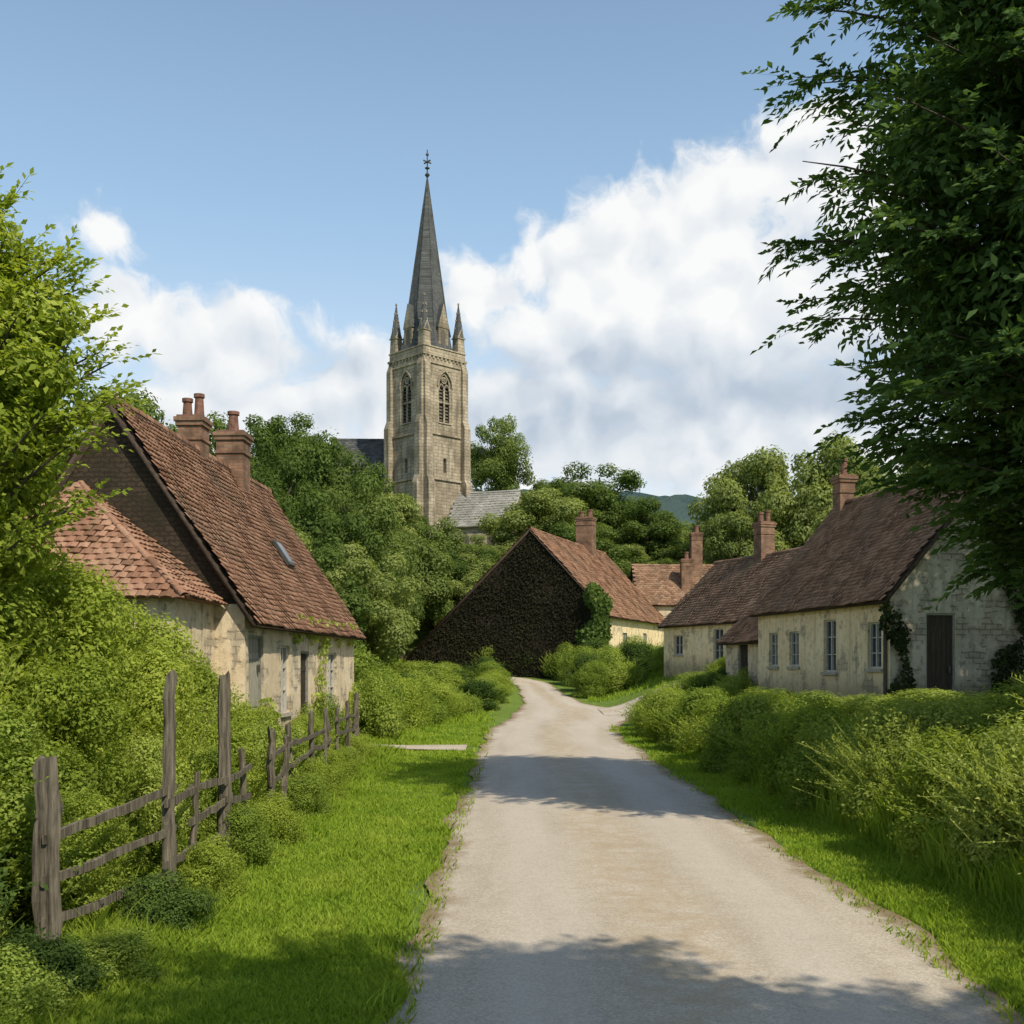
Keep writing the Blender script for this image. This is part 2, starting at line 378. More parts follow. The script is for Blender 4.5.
for (x,y,top,W,a,l) in [
 (-15.6,45,14.2,6.5,2,'green tree rising behind the tiled cottage'),(-14,60,15.4,6.5,0,L1),(-17.5,62,16.4,7,1,L1),(-13.8,75,18.6,7.5,1,L1),
 (-9.9,65,13.8,7.5,0,L1),(-11.3,57,11.8,7,2,L1),(-7.2,72,12.0,7,2,L1),(-7.4,54,8.6,6,3,L1),
 (-9,49,7.6,5.5,1,L1),(-2.9,80,10.8,7,3,'pale green tree below the stone church'),(-13.5,85,18.8,8,0,L1),(-11.3,84,17.9,6,2,L1),(-9.6,80,15.2,7,4,L1),(-6.5,84,13.8,6.5,0,L1),(-19,92,24,9,2,L1),
 (-1.4,122,30.6,7.8,0,L3),(2.2,92,17.4,9,3,L2),(8.4,106,22.3,11,0,L1),(12.3,100,17.4,8,1,L1),(5,86,13.4,8.5,2,L1),(3.8,110,21,8,1,L1),
 (19.4,120,18.2,8,1,L1),(20,92,20.6,9.5,4,L2),(24.2,86,21.2,10,3,L2),(17.3,86,14.6,7,4,L2),(24,74,14.5,8,3,L2),(15.8,104,15,7.5,0,L1),
 (-3,76,8.6,5.5,3,'pale green bushy tree behind the old barn'),(9,93,12.4,7,4,L2),(30,80,19,9,4,L2),(-24,70,19,8,1,L1),(-22,52,14,7,0,L1),(13,118,15.5,9,2,L1),(26,110,18,10,0,L1),
 (-11.5,52,8.8,6,4,L4),(-9,59,10.6,6.5,2,L4),(-8.3,66,10.8,6,1,L4),(-10.6,72,14.0,7,0,L4),(-14.6,68,15.6,7.5,2,L4),(-12.8,47,6.8,5.5,1,L4),
 (-5.4,77,10.4,6,0,L4),(-.6,85,11.4,6.5,2,L4),(1.2,89,13,7,3,L4),(12,91,11.4,7,0,L4),(15,96,12.8,8,1,L4),(20.5,84,13,7.5,3,L4),(26.5,82,15,8,4,L4),(21,77,10.4,6.5,3,L4),(17.8,80,9.6,5.5,4,L4),
 (5.5,97,16,8,1,L4),(-4,88,12.8,6,2,L4),(-17,80,19,8,0,L4),(-9.4,90,16.4,6,1,L4),(29,72,14,8,4,L4)]:
    place_tree(x,y,top,W,a,l)

def spray_tree(name,seed,base,C,Rv,nbr,ntw,nlf,leaf,mat,label,up=0.0,twl=.8,trunk_r=.28,droop=.25,fill=0,tmin=.35,Wd=.42,zmin=1.5,cat='tree',blobs=0,blobleaf=0,rr=(.78,1.14),bo=.35):
    rng=np.random.default_rng(seed); base=np.array(base,float); C=np.array(C,float); Rv=np.array(Rv,float)
    topz=C[2]+Rv[2]*.8
    tp=np.array([base,base+[0.05,0,1.2],[C[0]+.2,C[1],max(base[2]+1.5,C[2]-Rv[2]*.4)],[C[0],C[1],C[2]+Rv[2]*.2],[C[0],C[1],topz]])
    tr=[tube(tp,[trunk_r*1.2,trunk_r,trunk_r*.75,trunk_r*.45,.03],10)]
    S=[];Dr=[]
    for k in range(nbr):
        az=k*2.39996+rng.uniform(-.3,.3); ez=rng.uniform(-.95,.97)
        rho=math.sqrt(1-ez*ez)*rng.uniform(*rr)
        e=C+Rv*np.array([rho*math.cos(az),rho*math.sin(az),ez]); 
        hd=np.hypot(e[0]-C[0],e[1]-C[1])
        sz=np.clip(e[2]-(.45+up)*hd,base[2]+zmin*.6,topz)
        ax=np.array([np.interp(sz,tp[:,2],tp[:,0]),np.interp(sz,tp[:,2],tp[:,1]),sz])
        mid=(ax+e)/2+np.array([0,0,(.22-up*.3)*hd])
        p=bez(ax,mid,e,9); tr.append(tube(p,np.linspace(.02+.008*hd,.006,9),5))
        tt=tmin+(1-tmin)*rng.random(ntw)**.75
        idx=tt*8; i0=np.minimum(idx.astype(int),7); fr=(idx-i0)[:,None]
        st=p[i0]*(1-fr)+p[i0+1]*fr; tg=norm(p[i0+1]-p[i0])
        ang=rng.choice([-1,1],ntw)*rng.uniform(.35,1.15,ntw)*(1-.5*(tt>.93))
        c,s=np.cos(ang),np.sin(ang)
        d=np.stack([tg[:,0]*c-tg[:,1]*s,tg[:,0]*s+tg[:,1]*c,tg[:,2]*.6+rng.normal(0,.2,ntw)+up*.6],1)
        S.append(st);Dr.append(norm(d))
    S=np.concatenate(S);Dr=np.concatenate(Dr); n=len(S); ln=twl*rng.uniform(.55,1.15,n)
    e=S+Dr*ln[:,None]+np.array([0,0,-1])*(droop*ln**2)[:,None]
    q=norm(np.cross(Dr,np.array([0,0,1.])))*.004
    Vt=np.stack([S-q,S+q,e+q*.4,e-q*.4],1).reshape(-1,3); tr.append((Vt,np.arange(len(Vt)).reshape(-1,4)))
    s=np.linspace(.12,1,nlf)[None,:,None]*np.ones((n,1,1)); l3=ln[:,None,None]
    P=S[:,None]+Dr[:,None]*s*l3+np.array([0,0,-1.])*(droop*(s*l3)**2)
    side=np.where(np.arange(nlf)%2==0,1,-1)[None,:]*rng.uniform(.5,1.1,(n,nlf)); side[:,-1]*=.1
    c=np.cos(side)[...,None]; sn=np.sin(side)[...,None]; Dd=np.broadcast_to(Dr[:,None],(n,nlf,3))
    T=np.concatenate([Dd[...,0:1]*c-Dd[...,1:2]*sn,Dd[...,0:1]*sn+Dd[...,1:2]*c,Dd[...,2:3]-.3+rng.normal(0,.22,(n,nlf,1))],-1)
    out=norm((P-C)/Rv**1.5)
    N=np.array([0,0,.8])+out*.7+rng.normal(0,.4,(n,nlf,3))
    P=(P+rng.normal(0,.015,P.shape)).reshape(-1,3)
    lv=[leaves(P,T.reshape(-1,3),N.reshape(-1,3),leaf*rng.uniform(.6,1.2,len(P)),Wd,.09)]
    if fill:
        d=norm(rng.normal(size=(fill,3))); Pf=C+Rv*d*(.30+.45*rng.random((fill,1)))
        lv.append(leaves(Pf,rng.normal(size=(fill,3)),rng.normal(size=(fill,3)),leaf*1.5*np.ones(fill),.6,.05))
    if blobs:
        d=norm(rng.normal(size=(blobs,3))); Cb=C+Rv*d*(.5+bo*rng.random((blobs,1))); Rb=rng.uniform(.13,.26,blobs)*Rv.mean()
        lv.append(blob_leaves(rng,Cb,Rb,blobleaf,leaf,.4,.7,Wd,flat=.7))
    V_,F_=merge(lv); ctr=V_.reshape(-1,4,3).mean(1); keep=ctr[:,2]>H(ctr[:,0],ctr[:,1])+.03
    V_=V_.reshape(-1,4,3)[keep].reshape(-1,3); F_=np.arange(len(V_)).reshape(-1,4)
    emp=empty(name,tuple(base),0,label,cat)
    for nm,(v,f),mt,smt in (('trunk',merge(tr),BARK,True),('crown',(V_,F_),mat,False)):
        o=link(D.objects.new(nm,mesh_np(nm,v-base,f,mt,smt))); o.parent=emp
    return emp
spray_tree('tree',11,(7.9,13.9,.9),(7.5,13.6,8.5),(3.55,3.2,5.5),360,15,18,.155,LEAF_BIG,'large dark green leafy tree overhanging the hedge and lane',twl=.72,trunk_r=.34,droop=.38,fill=5000,blobs=120,blobleaf=60000,rr=(.78,1.17),bo=.36)
spray_tree('tree',12,(-5.4,9.8,.1),(-5.25,9.9,4.55),(1.45,1.35,1.95),150,13,14,.08,LEAF_LIGHT,'light green feathery tree growing beside the wooden fence',up=.3,twl=.42,trunk_r=.12,droop=.1,fill=7000,zmin=2.2,blobs=80,blobleaf=64000,Wd=.5)
spray_tree('tree',13,(6.2,-.4,.8),(4.7,-.25,7.5),(2.9,2.1,2.1),140,12,13,.19,LEAF_BIG,'tree beside the lane casting leafy shadows on it',twl=.8,trunk_r=.26,fill=4000,blobs=40,blobleaf=12000,rr=(.7,1.3))
spray_tree('tree',14,(15.2,21.8,1.2),(14.9,22,9.2),(3.1,3.2,3.9),120,11,12,.21,LEAF_BIG,'unseen leafy tree added to shade the gable of the cottage',twl=.8,trunk_r=.3,fill=3000)  # out-of-view tree, added to throw shade on the cottage gable

def shrub_mesh(seed,nblob,nleaf,size,nsprig,mat,wisp=False,tall=1.0,big=1.0):
    rng=np.random.default_rng(seed); C=[];Rd=[]
    for k in range(nblob):
        a=rng.uniform(0,6.28); z=rng.uniform(.12,1.5)*tall; r=rng.random()**.5*.74*math.sqrt(max(.15,1-(z/(1.75*tall))**2.4))
        C.append((r*math.cos(a),r*math.sin(a),z)); Rd.append(rng.uniform(.2,.4)*big)
    parts=[blob_leaves(rng,np.array(C),np.array(Rd),nleaf,size,.35,.5)]
    n=nsprig; a=rng.uniform(0,6.28,n); r=rng.random(n)**.5*.85
    S=np.stack([r*np.cos(a),r*np.sin(a),rng.uniform(.4,1.35,n)*tall*(1-.3*r)],1)
    d=norm(np.stack([np.cos(a)*r*.9,np.sin(a)*r*.9,rng.uniform(.5,1.3,n)],1)+rng.normal(0,.2,(n,3)))
    ln=rng.uniform(.2,.5,n)*(1.25 if wisp else 1); nl=14
    s=np.linspace(.05,1,nl)[None,:,None]; P=S[:,None]+d[:,None]*s*ln[:,None,None]+np.concatenate([d[...,:2],-.2*np.ones((n,1))],1)[:,None]*(s*ln[:,None,None])**2*.5
    T=d[:,None]*.7+rng.normal(0,.6,(n,nl,3)); N=rng.normal(0,.6,(n,nl,3))+[0,0,.8]
    parts.append(leaves(P.reshape(-1,3),T.reshape(-1,3),N.reshape(-1,3),size*rng.uniform(.7,1.3,n*nl),.4 if wisp else .5))
    q=norm(np.cross(d,rng.normal(size=(n,3))))*.004; e=P[:,-1]
    Vt=np.stack([S-q,S+q,e+q,e-q],1).reshape(-1,3); parts.append((Vt,np.arange(len(Vt)).reshape(-1,4)))
    return mesh_np('shrub',*merge(parts),mat)
SH={'h':[shrub_mesh(201+k,20,26000,.055,170,LEAF_HEDGE,big=1.15) for k in range(3)],
    'w':[shrub_mesh(211+k,20,20000,.052,800,LEAF_WISP,True) for k in range(3)],
    'l':[shrub_mesh(221+k,22,26000,.055,220,LEAF_LIGHT,big=1.1) for k in range(2)],
    'd':[shrub_mesh(231+k,22,24000,.062,220,LEAF_DARK) for k in range(2)],
    'T':[shrub_mesh(241+k,46,46000,.055,450,LEAF_LIGHT,tall=1.95) for k in range(2)],
    'H':[shrub_mesh(251,46,46000,.055,350,LEAF_HEDGE,tall=1.95)]}
def shrub(kind,x,y,r,h,label,group,sy=1.0,nm='shrub'):
    div=1.75
    if h/1.75>1.35*r: kind='H' if kind in 'hd' else 'T'; div=3.3
    o=link(D.objects.new(nm,random.choice(SH[kind]))); o.location=(x,y,hz(x,y)-.08); o.rotation_euler=(0,0,random.uniform(0,6.28))
    o.scale=(r,r*sy,h/div); return tag(o,label,'shrub',group)
GR='hedge shrubs along the lane verge'
LH='dense green hedge shrub growing on the grass verge'
LW='wispy pale green shrub with upright stems beside the verge'
for (x,y,r,h,k) in [(5.9,7.2,1.25,1.9,'w'),(5.3,8.9,.95,1.5,'w'),(6.9,9.2,1.3,2.4,'w'),(5.15,10.4,.95,1.6,'w'),(6.7,11.2,1.2,1.8,'w'),(5.1,12.1,.95,1.35,'l'),(5.05,14.0,1.0,1.55,'w'),
   (6.8,13.6,1.2,1.2,'h'),(5.0,16.0,1.05,1.25,'h'),(7.0,16.5,1.3,.95,'w'),(5.0,18.1,1.0,1.5,'l'),(6.9,19,1.2,.8,'l'),(4.95,20.2,1.05,1.2,'h'),(6.9,21.6,1.2,.8,'h'),(4.85,22.4,1.1,1.55,'h'),(4.85,25.0,1.2,1.3,'l'),
   (6.9,24.8,1.3,.8,'h'),(4.75,27.6,1.15,1.55,'h'),(6.6,29,1.3,.9,'l'),(4.7,30.3,1.15,1.25,'l'),(4.7,33.0,1.25,1.45,'h'),(6.4,34,1.2,.9,'h'),(5.0,35.8,1.2,1.15,'l'),(5.4,38.4,1.2,1.1,'h'),(6.9,40,1.4,1.1,'h'),
   (8.3,22,1.2,.6,'h'),(8,19,1.3,.6,'l'),(12.5,24.2,1.2,1.0,'w'),(8.4,15.5,1.4,.8,'h'),(8.4,12,1.4,1.5,'w'),(10.5,20,1.6,.8,'h'),(8.9,9.8,1.4,2.5,'w')]:
    shrub(k,x,y,r,h,LW if k=='w' else LH,GR)
GL='shrubs along the wooden fence'
for (x,y,r,h,k) in [(-3.9,6.7,.75,1.5,'d'),(-3.1,6.4,.5,.6,'h'),(-4.4,7.3,.9,2.4,'h'),(-3.05,7.0,.42,.55,'d'),(-2.8,7.6,.4,.42,'h'),(-4.1,8.5,.8,2.0,'h'),(-4.9,8.8,1.0,3.2,'l'),(-4.2,10.0,.8,2.4,'l'),(-3.6,9.1,.45,1.3,'l'),(-3.6,10.8,.5,1.6,'h'),(-4.9,11.5,1.1,3.5,'l'),(-5.4,10.2,1.2,3.6,'l'),
   (-4.2,12.3,.8,2.6,'l'),(-3.65,13.2,.5,1.35,'h'),(-3.9,14.7,.65,1.6,'l'),(-4.9,14.0,1.05,3.1,'l'),(-3.8,16.3,.6,1.4,'h'),(-4.4,18,.75,1.7,'l'),(-3.9,19.6,.55,1.2,'h'),(-4.0,21.5,.55,1.3,'l'),(-4.2,23.5,.6,1.4,'h'),(-2.95,11.9,.45,.75,'h'),(-2.85,9.0,.42,.6,'d'),(-2.9,10.3,.4,.65,'l'),
   (-2.95,13.4,.45,.7,'l'),(-3.0,15.8,.45,.7,'h'),(-3.1,17.6,.5,.75,'l'),(-3.25,20.4,.45,.7,'l'),(-3.4,22.4,.4,.6,'h'),(-3.5,25,.5,.7,'l'),(-4.4,25.6,.7,1.6,'h'),(-5.0,16.6,.9,2.6,'l'),(-5.9,13.2,1.2,3.7,'l'),(-5.9,11.4,1.2,3.9,'l'),(-6.6,15.3,1.2,3.3,'h')]:
    shrub(k,x,y,r,h,'tangled green shrub climbing around the wooden fence',GL)
GF='shrubs and hedges at the bend of the lane'
for (x,y,r,h,k) in [(-4.2,31.5,1.1,2.1,'h'),(-4.7,34,1.5,2.6,'h'),(-3.9,36.5,1.3,2.0,'l'),(-5.6,30.5,1.3,2.8,'h'),(-6,37,1.8,2.6,'d'),(-3.5,39,1.3,1.7,'h'),(-3.0,41.5,1.3,1.5,'l'),(-4.9,41,1.6,2.1,'d'),(-2.3,44,1.2,1.4,'h'),(-3.8,45,1.6,1.8,'h'),(-1.6,47,1.2,1.3,'d'),(-3,48.5,1.6,1.6,'l'),(-1.1,50.5,1.1,1.3,'h'),(-2.6,52.5,1.5,1.5,'d'),(-1.0,54.5,1.1,1.3,'l'),(-4.5,55,2,1.7,'h'),
   (-1.1,57.8,1.1,1.5,'h'),(-1.6,60.2,1.3,1.7,'d'),(-3.4,59,1.3,1.4,'h'),(3.9,53.5,1.1,1.8,'h'),(3.8,56.5,1.2,2.0,'d'),(5.4,54.5,1.5,2.0,'h'),(5,58.5,1.5,2.1,'h'),(6.5,57,1.5,1.8,'d'),(3.7,60.5,1.2,2.2,'h'),(7.2,61,1.7,1.8,'h'),(4.8,62.2,1.4,2.3,'d'),(3.0,63.8,1.3,2.2,'h'),(8.8,58,1.5,1.5,'h'),(1.0,66,1.3,2.0,'d'),(-1.2,66.6,1.3,2.0,'h'),
   (9.6,43.5,1.4,1.8,'h'),(9.6,39.5,1.3,1.8,'h'),(8.4,42,1.0,1.4,'l'),(7.7,36,1.2,1.1,'h'),(7.4,38.4,1.2,1.2,'d'),(7.9,54,1.3,1.5,'h'),(8.6,36.4,1.0,1.3,'l')]:
    shrub(k,x,y,r,h,'rounded green shrub at the bend of the lane',GF)

def grass(name,n,xr,yr,h,dens_pow=1.0,mask=None,seed=1,hmul=None,lean=.45,tp=.006):
    rng=np.random.default_rng(seed)
    u=rng.random(n); y=1/(1/yr[0]+(1/yr[1]-1/yr[0])*u**dens_pow); x=rng.uniform(xr[0],xr[1],n)
    k=np.ones(n,bool) if mask is None else mask(x,y); x=x[k];y=y[k];n=len(x)
    patch=.7+.4*np.sin(x*2.1+np.sin(y*1.3)*2)*np.sin(y*1.7+x)+.3*rng.random(n)
    tuft=1+1.2*(rng.random(n)<tp)
    hh=h*patch*(.6+.8*rng.random(n))*(hmul(x,y) if hmul else 1)*tuft; a=rng.uniform(0,6.28,n); w=(.0025+.0005*y)
    P=np.stack([x,y,H(x,y)+.01],1); B=np.stack([np.cos(a),np.sin(a),0*a],1)*w[:,None]
    ln=np.clip(rng.normal(0,lean,(n,2)),-.9,.9); top=np.stack([ln[:,0]*hh,ln[:,1]*hh,hh],1); md=top*np.array([.35,.35,.6])
    V=np.stack([P-B,P+B,P+md+B*.7,P+top,P+md-B*.7],1).reshape(-1,3)
    F=np.arange(n*5).reshape(-1,5)
    return tag(link(D.objects.new(name,mesh_np(name,V,F,GRASS_M))),'short bright green grass on the verge of the lane','grass',None,'stuff')
wv=lambda y:.10*np.sin(y*1.1)+.07*np.sin(y*2.7+1)
grass('grass',180000,(-4.2,-.6),(6,60),.048,mask=lambda x,y:(~((y>27.9)&(y<29.3)&(x>-4)))&((x<-.86+wv(y))|(R.random(len(x))<.12)),seed=1,hmul=lambda x,y:1+2.4*sm(2.3,3.1,-x)+.6*sm(-1.1,-.85,x))
grass('grass',110000,(3.0,5.6),(6,60),.06,seed=2,hmul=lambda x,y:1+2.6*sm(4.0,5.0,x),mask=lambda x,y:((y<38)|(x>5.6))&((x>3.3+wv(y+3))|(R.random(len(x))<.12)))
grass('grass',30000,(-8,9),(40,75),.2,seed=4,mask=lambda x,y:(x<-1.1)|(x>6.5)|((x>3.6)&(y>51)))
grass('tall_grass',24000,(4.3,6.0),(6.2,26),.42,seed=5,lean=.25,tp=0)

# ------------------------------------------------------------------ buildings
def roof_tiles(O,a,b,La,Lb,tw=.22,ex=.17,clip=None,roll=.018,sag=.03,seed=0):
    rng=np.random.default_rng(seed); O,a,b=map(lambda v:np.array(v,float),(O,a,b)); n=norm(np.cross(a,b))
    if n[2]<0: n=-n
    nr=int(Lb/ex)+1; nc=int(La/tw)+1; ex=Lb/nr; tw2=La/nc
    I,J=np.meshgrid(np.arange(nr),np.arange(-1,nc+1),indexing='ij'); I=I.ravel();J=J.ravel()
    A=J*tw2+(I%2)*tw2/2; Bv=I*ex; keep=(A+tw2/2>0)&(A+tw2/2<La)
    if clip is not None: keep&=clip(A+tw2/2,Bv+ex/2)
    A=A[keep];Bv=Bv[keep];m=len(A)
    sg=-sag*np.sin(np.pi*A/La)*2*np.sin(np.pi*np.clip(Bv/Lb,0,1)*.8+.3)+.018*np.sin(A*2.3+Bv*1.7)+.012*np.sin(A*5.1-Bv*2.9)
    j=rng.normal(0,.006,(m,4)); lift=.042+.010*rng.random(m)
    def pt(da,db,h): return O+a*(A+da)[:,None]+b*(Bv+db)[:,None]+n*(h+sg)[:,None]
    g=.004
    v=[pt(g,-.02+j[:,0],lift+j[:,1]*.5),pt(tw2/2,-.02+j[:,0],lift+roll+j[:,1]*.5),pt(tw2-g,-.02+j[:,0],lift+j[:,1]*.5),
       pt(g,ex*1.12,lift*.35),pt(tw2/2,ex*1.12,lift*.35+roll*.8),pt(tw2-g,ex*1.12,lift*.35),
       pt(g,-.02+j[:,0],lift-.022),pt(tw2/2,-.02+j[:,0],lift-.022+roll*.4),pt(tw2-g,-.02+j[:,0],lift-.022)]
    V=np.stack(v,1).reshape(-1,3); base=(np.arange(m)*9)[:,None]
    F=np.concatenate([base+np.array(q) for q in ((0,1,4,3),(1,2,5,4),(6,7,1,0),(7,8,2,1))])
    return V,F
def slab(O,a,b,La,Lb,th=.07,m=0):
    O,a,b=map(np.array,(O,a,b)); n=norm(np.cross(a,b)); n=n if n[2]>0 else -n
    q=[O,O+a*La,O+a*La+b*Lb,O+b*Lb]; lo=np.array([p-n*(th+.05) for p in q]); hi=np.array([p-n*.05 for p in q])
    V=np.concatenate([lo,hi]); F=np.array([(0,3,2,1),(4,5,6,7),(0,1,5,4),(1,2,6,5),(2,3,7,6),(3,0,4,7)]); return V,F
def ridge(p0,p1,r=.11,step=.4):
    p0,p1=np.array(p0,float),np.array(p1,float); L=np.linalg.norm(p1-p0); n=max(1,int(L/step)); out=[]
    d=(p1-p0)/L; side=norm(np.cross(d,[0,0,1.])); up=np.cross(side,d)
    for k in range(n):
        s=p0+d*(k*L/n); e=p0+d*((k+1.08)*L/n); V=[]
        sg=-.035*math.sin(math.pi*k/n)
        for P,rr in ((s,r*1.08),(e,r*.95)):
            for th in np.linspace(-.35,np.pi+.35,8): V.append(P+side*rr*math.cos(th)+up*(rr*.85*math.sin(th)+sg))
        F=np.array([(i,i+1,i+9,i+8) for i in range(7)]); out.append((np.array(V),F))
    return merge(out)

def panel(mb,b,e,n,S,Z0,Z1,ops,m=0,depth=.16):
    b,e,n=map(lambda v:np.array(v,float),(b,e,n)); up=np.array([0,0,1.])
    P=lambda s,z,d=0:b+e*s+up*z+n*d
    ss=sorted({0,S,*[o[0] for o in ops],*[o[1] for o in ops]}); zs=sorted({Z0,Z1,*[o[2] for o in ops],*[o[3] for o in ops]})
    for i in range(len(ss)-1):
        for j in range(len(zs)-1):
            cs=(ss[i]+ss[i+1])/2; cz=(zs[j]+zs[j+1])/2
            if any(o[0]<cs<o[1] and o[2]<cz<o[3] for o in ops): continue
            mb.poly([P(ss[i],zs[j]),P(ss[i+1],zs[j]),P(ss[i+1],zs[j+1]),P(ss[i],zs[j+1])],m)
    for o in ops:
        s0,s1,z0,z1=o[:4]
        for q in (((s0,z0),(s1,z0)),((s1,z0),(s1,z1)),((s1,z1),(s0,z1)),((s0,z1),(s0,z0))):
            mb.poly([P(*q[0]),P(*q[1]),P(*q[1],-depth),P(*q[0],-depth)],m)
def wbox(mb,b,e,n,s0,s1,z0,z1,d0,d1,m=0):
    b,e,n=map(lambda v:np.array(v,float),(b,e,n)); up=np.array([0,0,1.]); P=lambda s,z,d:tuple(b+e*s+up*z+n*d)
    mb.hexa([P(s0,z0,d0),P(s1,z0,d0),P(s1,z0,d1),P(s0,z0,d1),P(s0,z1,d0),P(s1,z1,d0),P(s1,z1,d1),P(s0,z1,d1)],m)
def fill_opening(par,b,e,n,o,fm):
    s0,s1,z0,z1,kind=o; w=s1-s0
    if kind=='window':
        mb=MB(); wbox(mb,b,e,n,s0+.02,s1-.02,z0+.02,z1-.02,-.15,-.12); win=mb.obj('window',[GLASS],par)
        mb=MB(); f=.05; B=lambda *q:wbox(mb,b,e,n,*q)
        B(s0,s0+f,z0,z1,-.13,-.06);B(s1-f,s1,z0,z1,-.13,-.06);B(s0+f,s1-f,z0,z0+f,-.13,-.06);B(s0+f,s1-f,z1-f,z1,-.13,-.06)
        c=(s0+s1)/2; B(c-.025,c+.025,z0+f,z1-f,-.125,-.055)
        k=3 if z1-z0>.9 else 2
        for i in range(1,k):
            zz=z0+(z1-z0)*i/k; B(s0+f,c-.025,zz-.012,zz+.012,-.12,-.07);B(c+.025,s1-f,zz-.012,zz+.012,-.12,-.07)
        mb.obj('frame',[fm],win)
        mb=MB(); wbox(mb,b,e,n,s0-.08,s1+.08,z0-.08,z0-.002,-.1,.06); mb.obj('sill',[SILL],win)
    else:
        mt=SHUT if kind=='panel' else DOORW
        mb=MB(); wbox(mb,b,e,n,s0+.05,s1-.05,z0,z1-.05,-.14,-.09)
        for i in range(1,5): 
            c=s0+.05+(w-.1)*i/5; wbox(mb,b,e,n,c-.008,c+.008,z0+.02,z1-.07,-.09,-.083)
        wbox(mb,b,e,n,s0+.08,s1-.08,z0+.3,z0+.42,-.09,-.075); wbox(mb,b,e,n,s0+.08,s1-.08,z1-.45,z1-.33,-.09,-.075)
        d=mb.obj('door',[mt],par)
        mb=MB(); wbox(mb,b,e,n,s0,s0+.05,z0,z1,-.15,-.04);wbox(mb,b,e,n,s1-.05,s1,z0,z1,-.15,-.04);wbox(mb,b,e,n,s0+.05,s1-.05,z1-.05,z1,-.15,-.04); mb.obj('frame',[FRAMEG],d)
        mb=MB(); wbox(mb,b,e,n,s1-.17,s1-.12,z0+.95,z0+1.1,-.075,-.03); mb.obj('handle',[IRON],d)
        
def chimney(par,x,y,z0,z1,w,d,pots=1):
    mb=MB(); mb.box((x-w/2,y-d/2,z0),(x+w/2,y+d/2,z1-.22))
    mb.box((x-w/2-.04,y-d/2-.04,z1-.22),(x+w/2+.04,y+d/2+.04,z1-.12)); mb.box((x-w/2-.07,y-d/2-.07,z1-.12),(x+w/2+.07,y+d/2+.07,z1-.03))
    mb.box((x-w/2-.02,y-d/2-.02,z1-.03),(x+w/2+.02,y+d/2+.02,z1+.02),1)
    mb.box((x-w/2-.03,y-d/2-.03,z1-.55),(x+w/2+.03,y+d/2+.03,z1-.48))
    for k in range(pots):
        px=x+(k-(pots-1)/2)*w*.5; r=min(w,d)*.19; hh=.36+.1*((k+pots)%2)
        mb.frus((px,y),r*1.15,r*.9,z1+.02,z1+hh,12,0,1); mb.frus((px,y),r*1.2,r*1.2,z1+hh,z1+hh+.08,12,0,1)
    return mb.obj('chimney',[BRICK,POT],par)

def house(label,loc,ang,W,L,xr,zl,zrr,zt,wall,tile,ops,chims,gable=None,oh=.28,og=.18,z_low=-.8,fm=FRAMEW,roll=.012,tw=.18,ex=.145,name='house'):
    E=empty(name,loc,ang,label,name if name=='barn' else 'house')
    mb=MB(); zm=min(zl,zrr)
    sides={'front':((0,0,0),(1,0,0),(0,-1,0),W,zm),'back':((W,L,0),(-1,0,0),(0,1,0),W,zm),
           'left':((0,L,0),(0,-1,0),(-1,0,0),L,zl),'right':((W,0,0),(0,1,0),(1,0,0),L,zrr)}
    for k,(b,e,n,S,zz) in sides.items(): panel(mb,b,e,n,S,z_low,zz,ops.get(k,[]))
    gm=1 if gable else 0
    for yy in (0,L): 
        pts=[(0,yy,zm),(W,yy,zm)]
        if zrr>zm+.01: pts.append((W,yy,zrr))
        pts.append((xr,yy,zt-.02))
        if zl>zm+.01: pts.append((0,yy,zl))
        mb.poly(pts,gm)
    mb.obj('wall',[wall]+([gable] if gable else []),E)
    parts=[]; mi=[]
    for (xe,ze,sgn,sd) in ((W,zrr,1,1),(0,zl,-1,2)):
        run=abs(xe-xr); sl=(zt-ze)/run; b=np.array([-sgn,0,sl]); Lb=math.hypot(run+oh,(run+oh)*sl); b=b/np.linalg.norm(b)
        O=np.array([xe+sgn*oh,-og,ze-oh*sl+.06]); a=np.array([0,1.,0])
        for p_,k_ in ((slab(O,a,b,L+2*og,Lb),1),(roof_tiles(O,a,b,L+2*og,Lb,tw,ex,roll=roll,seed=sd+int(L*10)),0)):
            parts.append(p_); mi.append(np.full(len(p_[1]),k_))
    p_=ridge((xr,-og,zt+.06),(xr,L+og,zt+.06),.1); parts.append(p_); mi.append(np.zeros(len(p_[1])))
    v,f=merge(parts); rm=mesh_np('roof',v,f,tile); rm.materials.append(BOARD); rm.polygons.foreach_set('material_index',np.concatenate(mi).astype(np.int32)); rm.update()
    ro=link(D.objects.new('roof',rm)); ro.parent=E
    for c in chims: chimney(ro,*c)
    for k,lst in ops.items():
        b,e,n,S,zz=sides[k]
        for o in lst: fill_opening(E,b,e,n,o,fm)
    return E,ro

